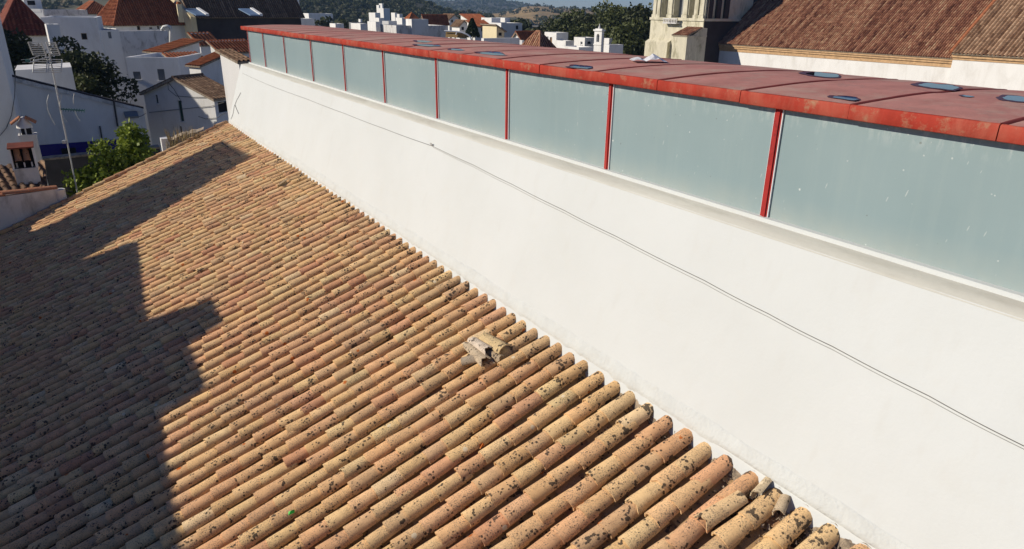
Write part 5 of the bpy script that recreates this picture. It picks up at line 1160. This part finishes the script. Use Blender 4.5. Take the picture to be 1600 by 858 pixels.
# ================================================================== TREES
tree('citrus_tree', 'bright green citrus tree with pointed shoots in the middle of the row', Vector((*at(182, 330, 21.0).xy, -6)), at(185, 222, 21.0).z, .95, M['fol_citrus'], 27, 2400, .07, lobes=34, flat=1.15, trunk_r=.07, crown_from=.55, lobe=.62)
tree('citrus_tree', 'tallest bright green citrus tree growing against the tiled roof edge', Vector((*at(228, 330, 21.8).xy, -6)), at(232, 197, 21.8).z, 1.1, M['fol_citrus'], 21, 3400, .075, lobes=60, flat=1.1, trunk_r=.09, crown_from=.5, lobe=.6)
tree('citrus_tree', 'low leafy end of the citrus by the antenna mast', Vector((*at(145, 330, 20.8).xy, -6)), at(150, 264, 20.8).z, .85, M['fol_citrus'], 22, 2200, .07, lobes=26, flat=1.0, trunk_r=.05, crown_from=.65, lobe=.7)
tree('leafy_tree', 'dense brownish green tree at left behind the antenna grid', Vector((*at(45, 150, 44).xy, -9)), at(45, 48, 44).z, 2.3, M['fol_dark'], 23, 5200, .14, lobes=22, crown_from=.5)
tree('leafy_tree', 'dark tree beside the shuttered white house', Vector((*at(150, 160, 40).xy, -9)), at(150, 74, 40).z, 2.2, M['fol_dark'], 24, 6000, .13, lobes=24, crown_from=.4)
tree('leafy_tree', 'dark bushy tree just right of the antenna', Vector((*at(112, 150, 42).xy, -9)), at(112, 58, 42).z, 1.8, M['fol_dark'], 25, 3600, .13, lobes=18, crown_from=.45)
tree('leafy_tree', 'small olive bush on the long white wall', Vector((*at(128, 150, 37.5).xy, -5)), at(128, 104, 37.5).z, .9, M['fol_olive'], 26, 1200, .10, lobes=9, crown_from=.5)
TR = [(868, 28, 150, 4.2, 'round olive green tree at the left end of the grove'), (893, 14, 140, 5.2, 'tall spreading tree in the left part of the grove'), (905, 34, 118, 4.4, 'leafy tree standing right behind the white cubes'), (922, 20, 132, 4.8, 'broad tree behind the slender chimney tower'),
      (945, 1, 138, 5.6, 'tallest tree of the grove with a domed crown'), (962, 8, 128, 5.0, 'thick tree just right of the domed crown'), (978, 6, 150, 5.0, 'tree at the back of the grove near the sky'), (958, 44, 104, 3.8, 'low dark tree beside the tiny white gable'),
      (984, 36, 100, 4.2, 'bushy tree to the left of the bell tower'), (1003, 6, 112, 5.4, 'big olive tree touching the bell tower'), (999, 30, 102, 3.6, 'bright green tree low beside the bell tower'), (975, 62, 90, 2.9, 'low shrub tree right of the low white house'), (1001, 62, 92, 3.0, 'small tree at the foot of the bell tower'), (930, 46, 112, 3.4, 'small tree between white cube and chimney tower')]
for i, (px, py, D, rd, lab) in enumerate(TR):
    P = at(px, 60, D); tree('grove_tree', lab, Vector((P.x, P.y, -10)), at(px, py, D).z, rd, M['fol_olive' if i % 3 else 'fol_hill'], 40 + i, 4200, .30, group='trees of the grove', lobes=26, trunk_r=.35, crown_from=.12)
for i, (px, py, D, rd, lab) in enumerate([(806, 30, 165, 4.5, 'tree behind the modern white block'), (822, 27, 170, 4.6, 'dark tree right of the modern white block'), (722, 26, 190, 4.0, 'tree behind the grey gabled house'), (512, 27, 190, 4.5, 'tree at the foot of the wooded hill'), (532, 31, 170, 4.0, 'low tree above the middle of the red cap'), (838, 44, 150, 4.0, 'dark tree in the dip before the golden field')]):
    P = at(px, 60, D); tree('far_tree', lab, Vector((P.x, P.y, -10)), at(px, py, D).z, rd, M['fol_hill'], 70 + i, 1600, .5, lobes=16, trunk_r=.3, crown_from=.1)
# cypress
P = at(738, 60, 92); cy = empty('cypress', (P.x, P.y, -10), 'dark narrow cypress standing between the white houses', 'tree'); rng = np.random.default_rng(3)
zt = at(737, 29, 92).z; zb0 = at(737, 58, 92).z; nl = 3000; t = rng.random(nl) ** .8; rr = .95 * (1 - t) ** .75 * rng.uniform(.7, 1.05, nl) + .03; a = rng.random(nl) * 6.283
leaf_mesh('crown', np.stack([P.x + rr * np.cos(a), P.y + rr * np.sin(a), zb0 + (zt - zb0) * t], 1), rng.random(nl), .13, M['fol_cyp'], rng, cy, Vector(cy.location))
b = MB(); b.tube([(P.x, P.y, -10), (P.x, P.y, zt - .6)], .15, 6, .03); b.build('trunk', M['bark'], cy)

# ================================================================== AIR
hm = bpy.data.materials.new('haze'); hm.use_nodes = True; nt = hm.node_tree; nt.nodes.remove(nt.nodes['Principled BSDF'])
pv = nt.nodes.new('ShaderNodeVolumePrincipled'); pv.inputs['Color'].default_value = (0.40, 0.64, 1.0, 1); pv.inputs['Density'].default_value = 0.00018; pv.inputs['Anisotropy'].default_value = 0.0
nt.links.new(pv.outputs[0], nt.nodes['Material Output'].inputs['Volume'])
b = MB(); b.box(-6100, 6100, -6100, 6100, gz - 3, 90); o = b.build('haze', hm, kind='stuff')
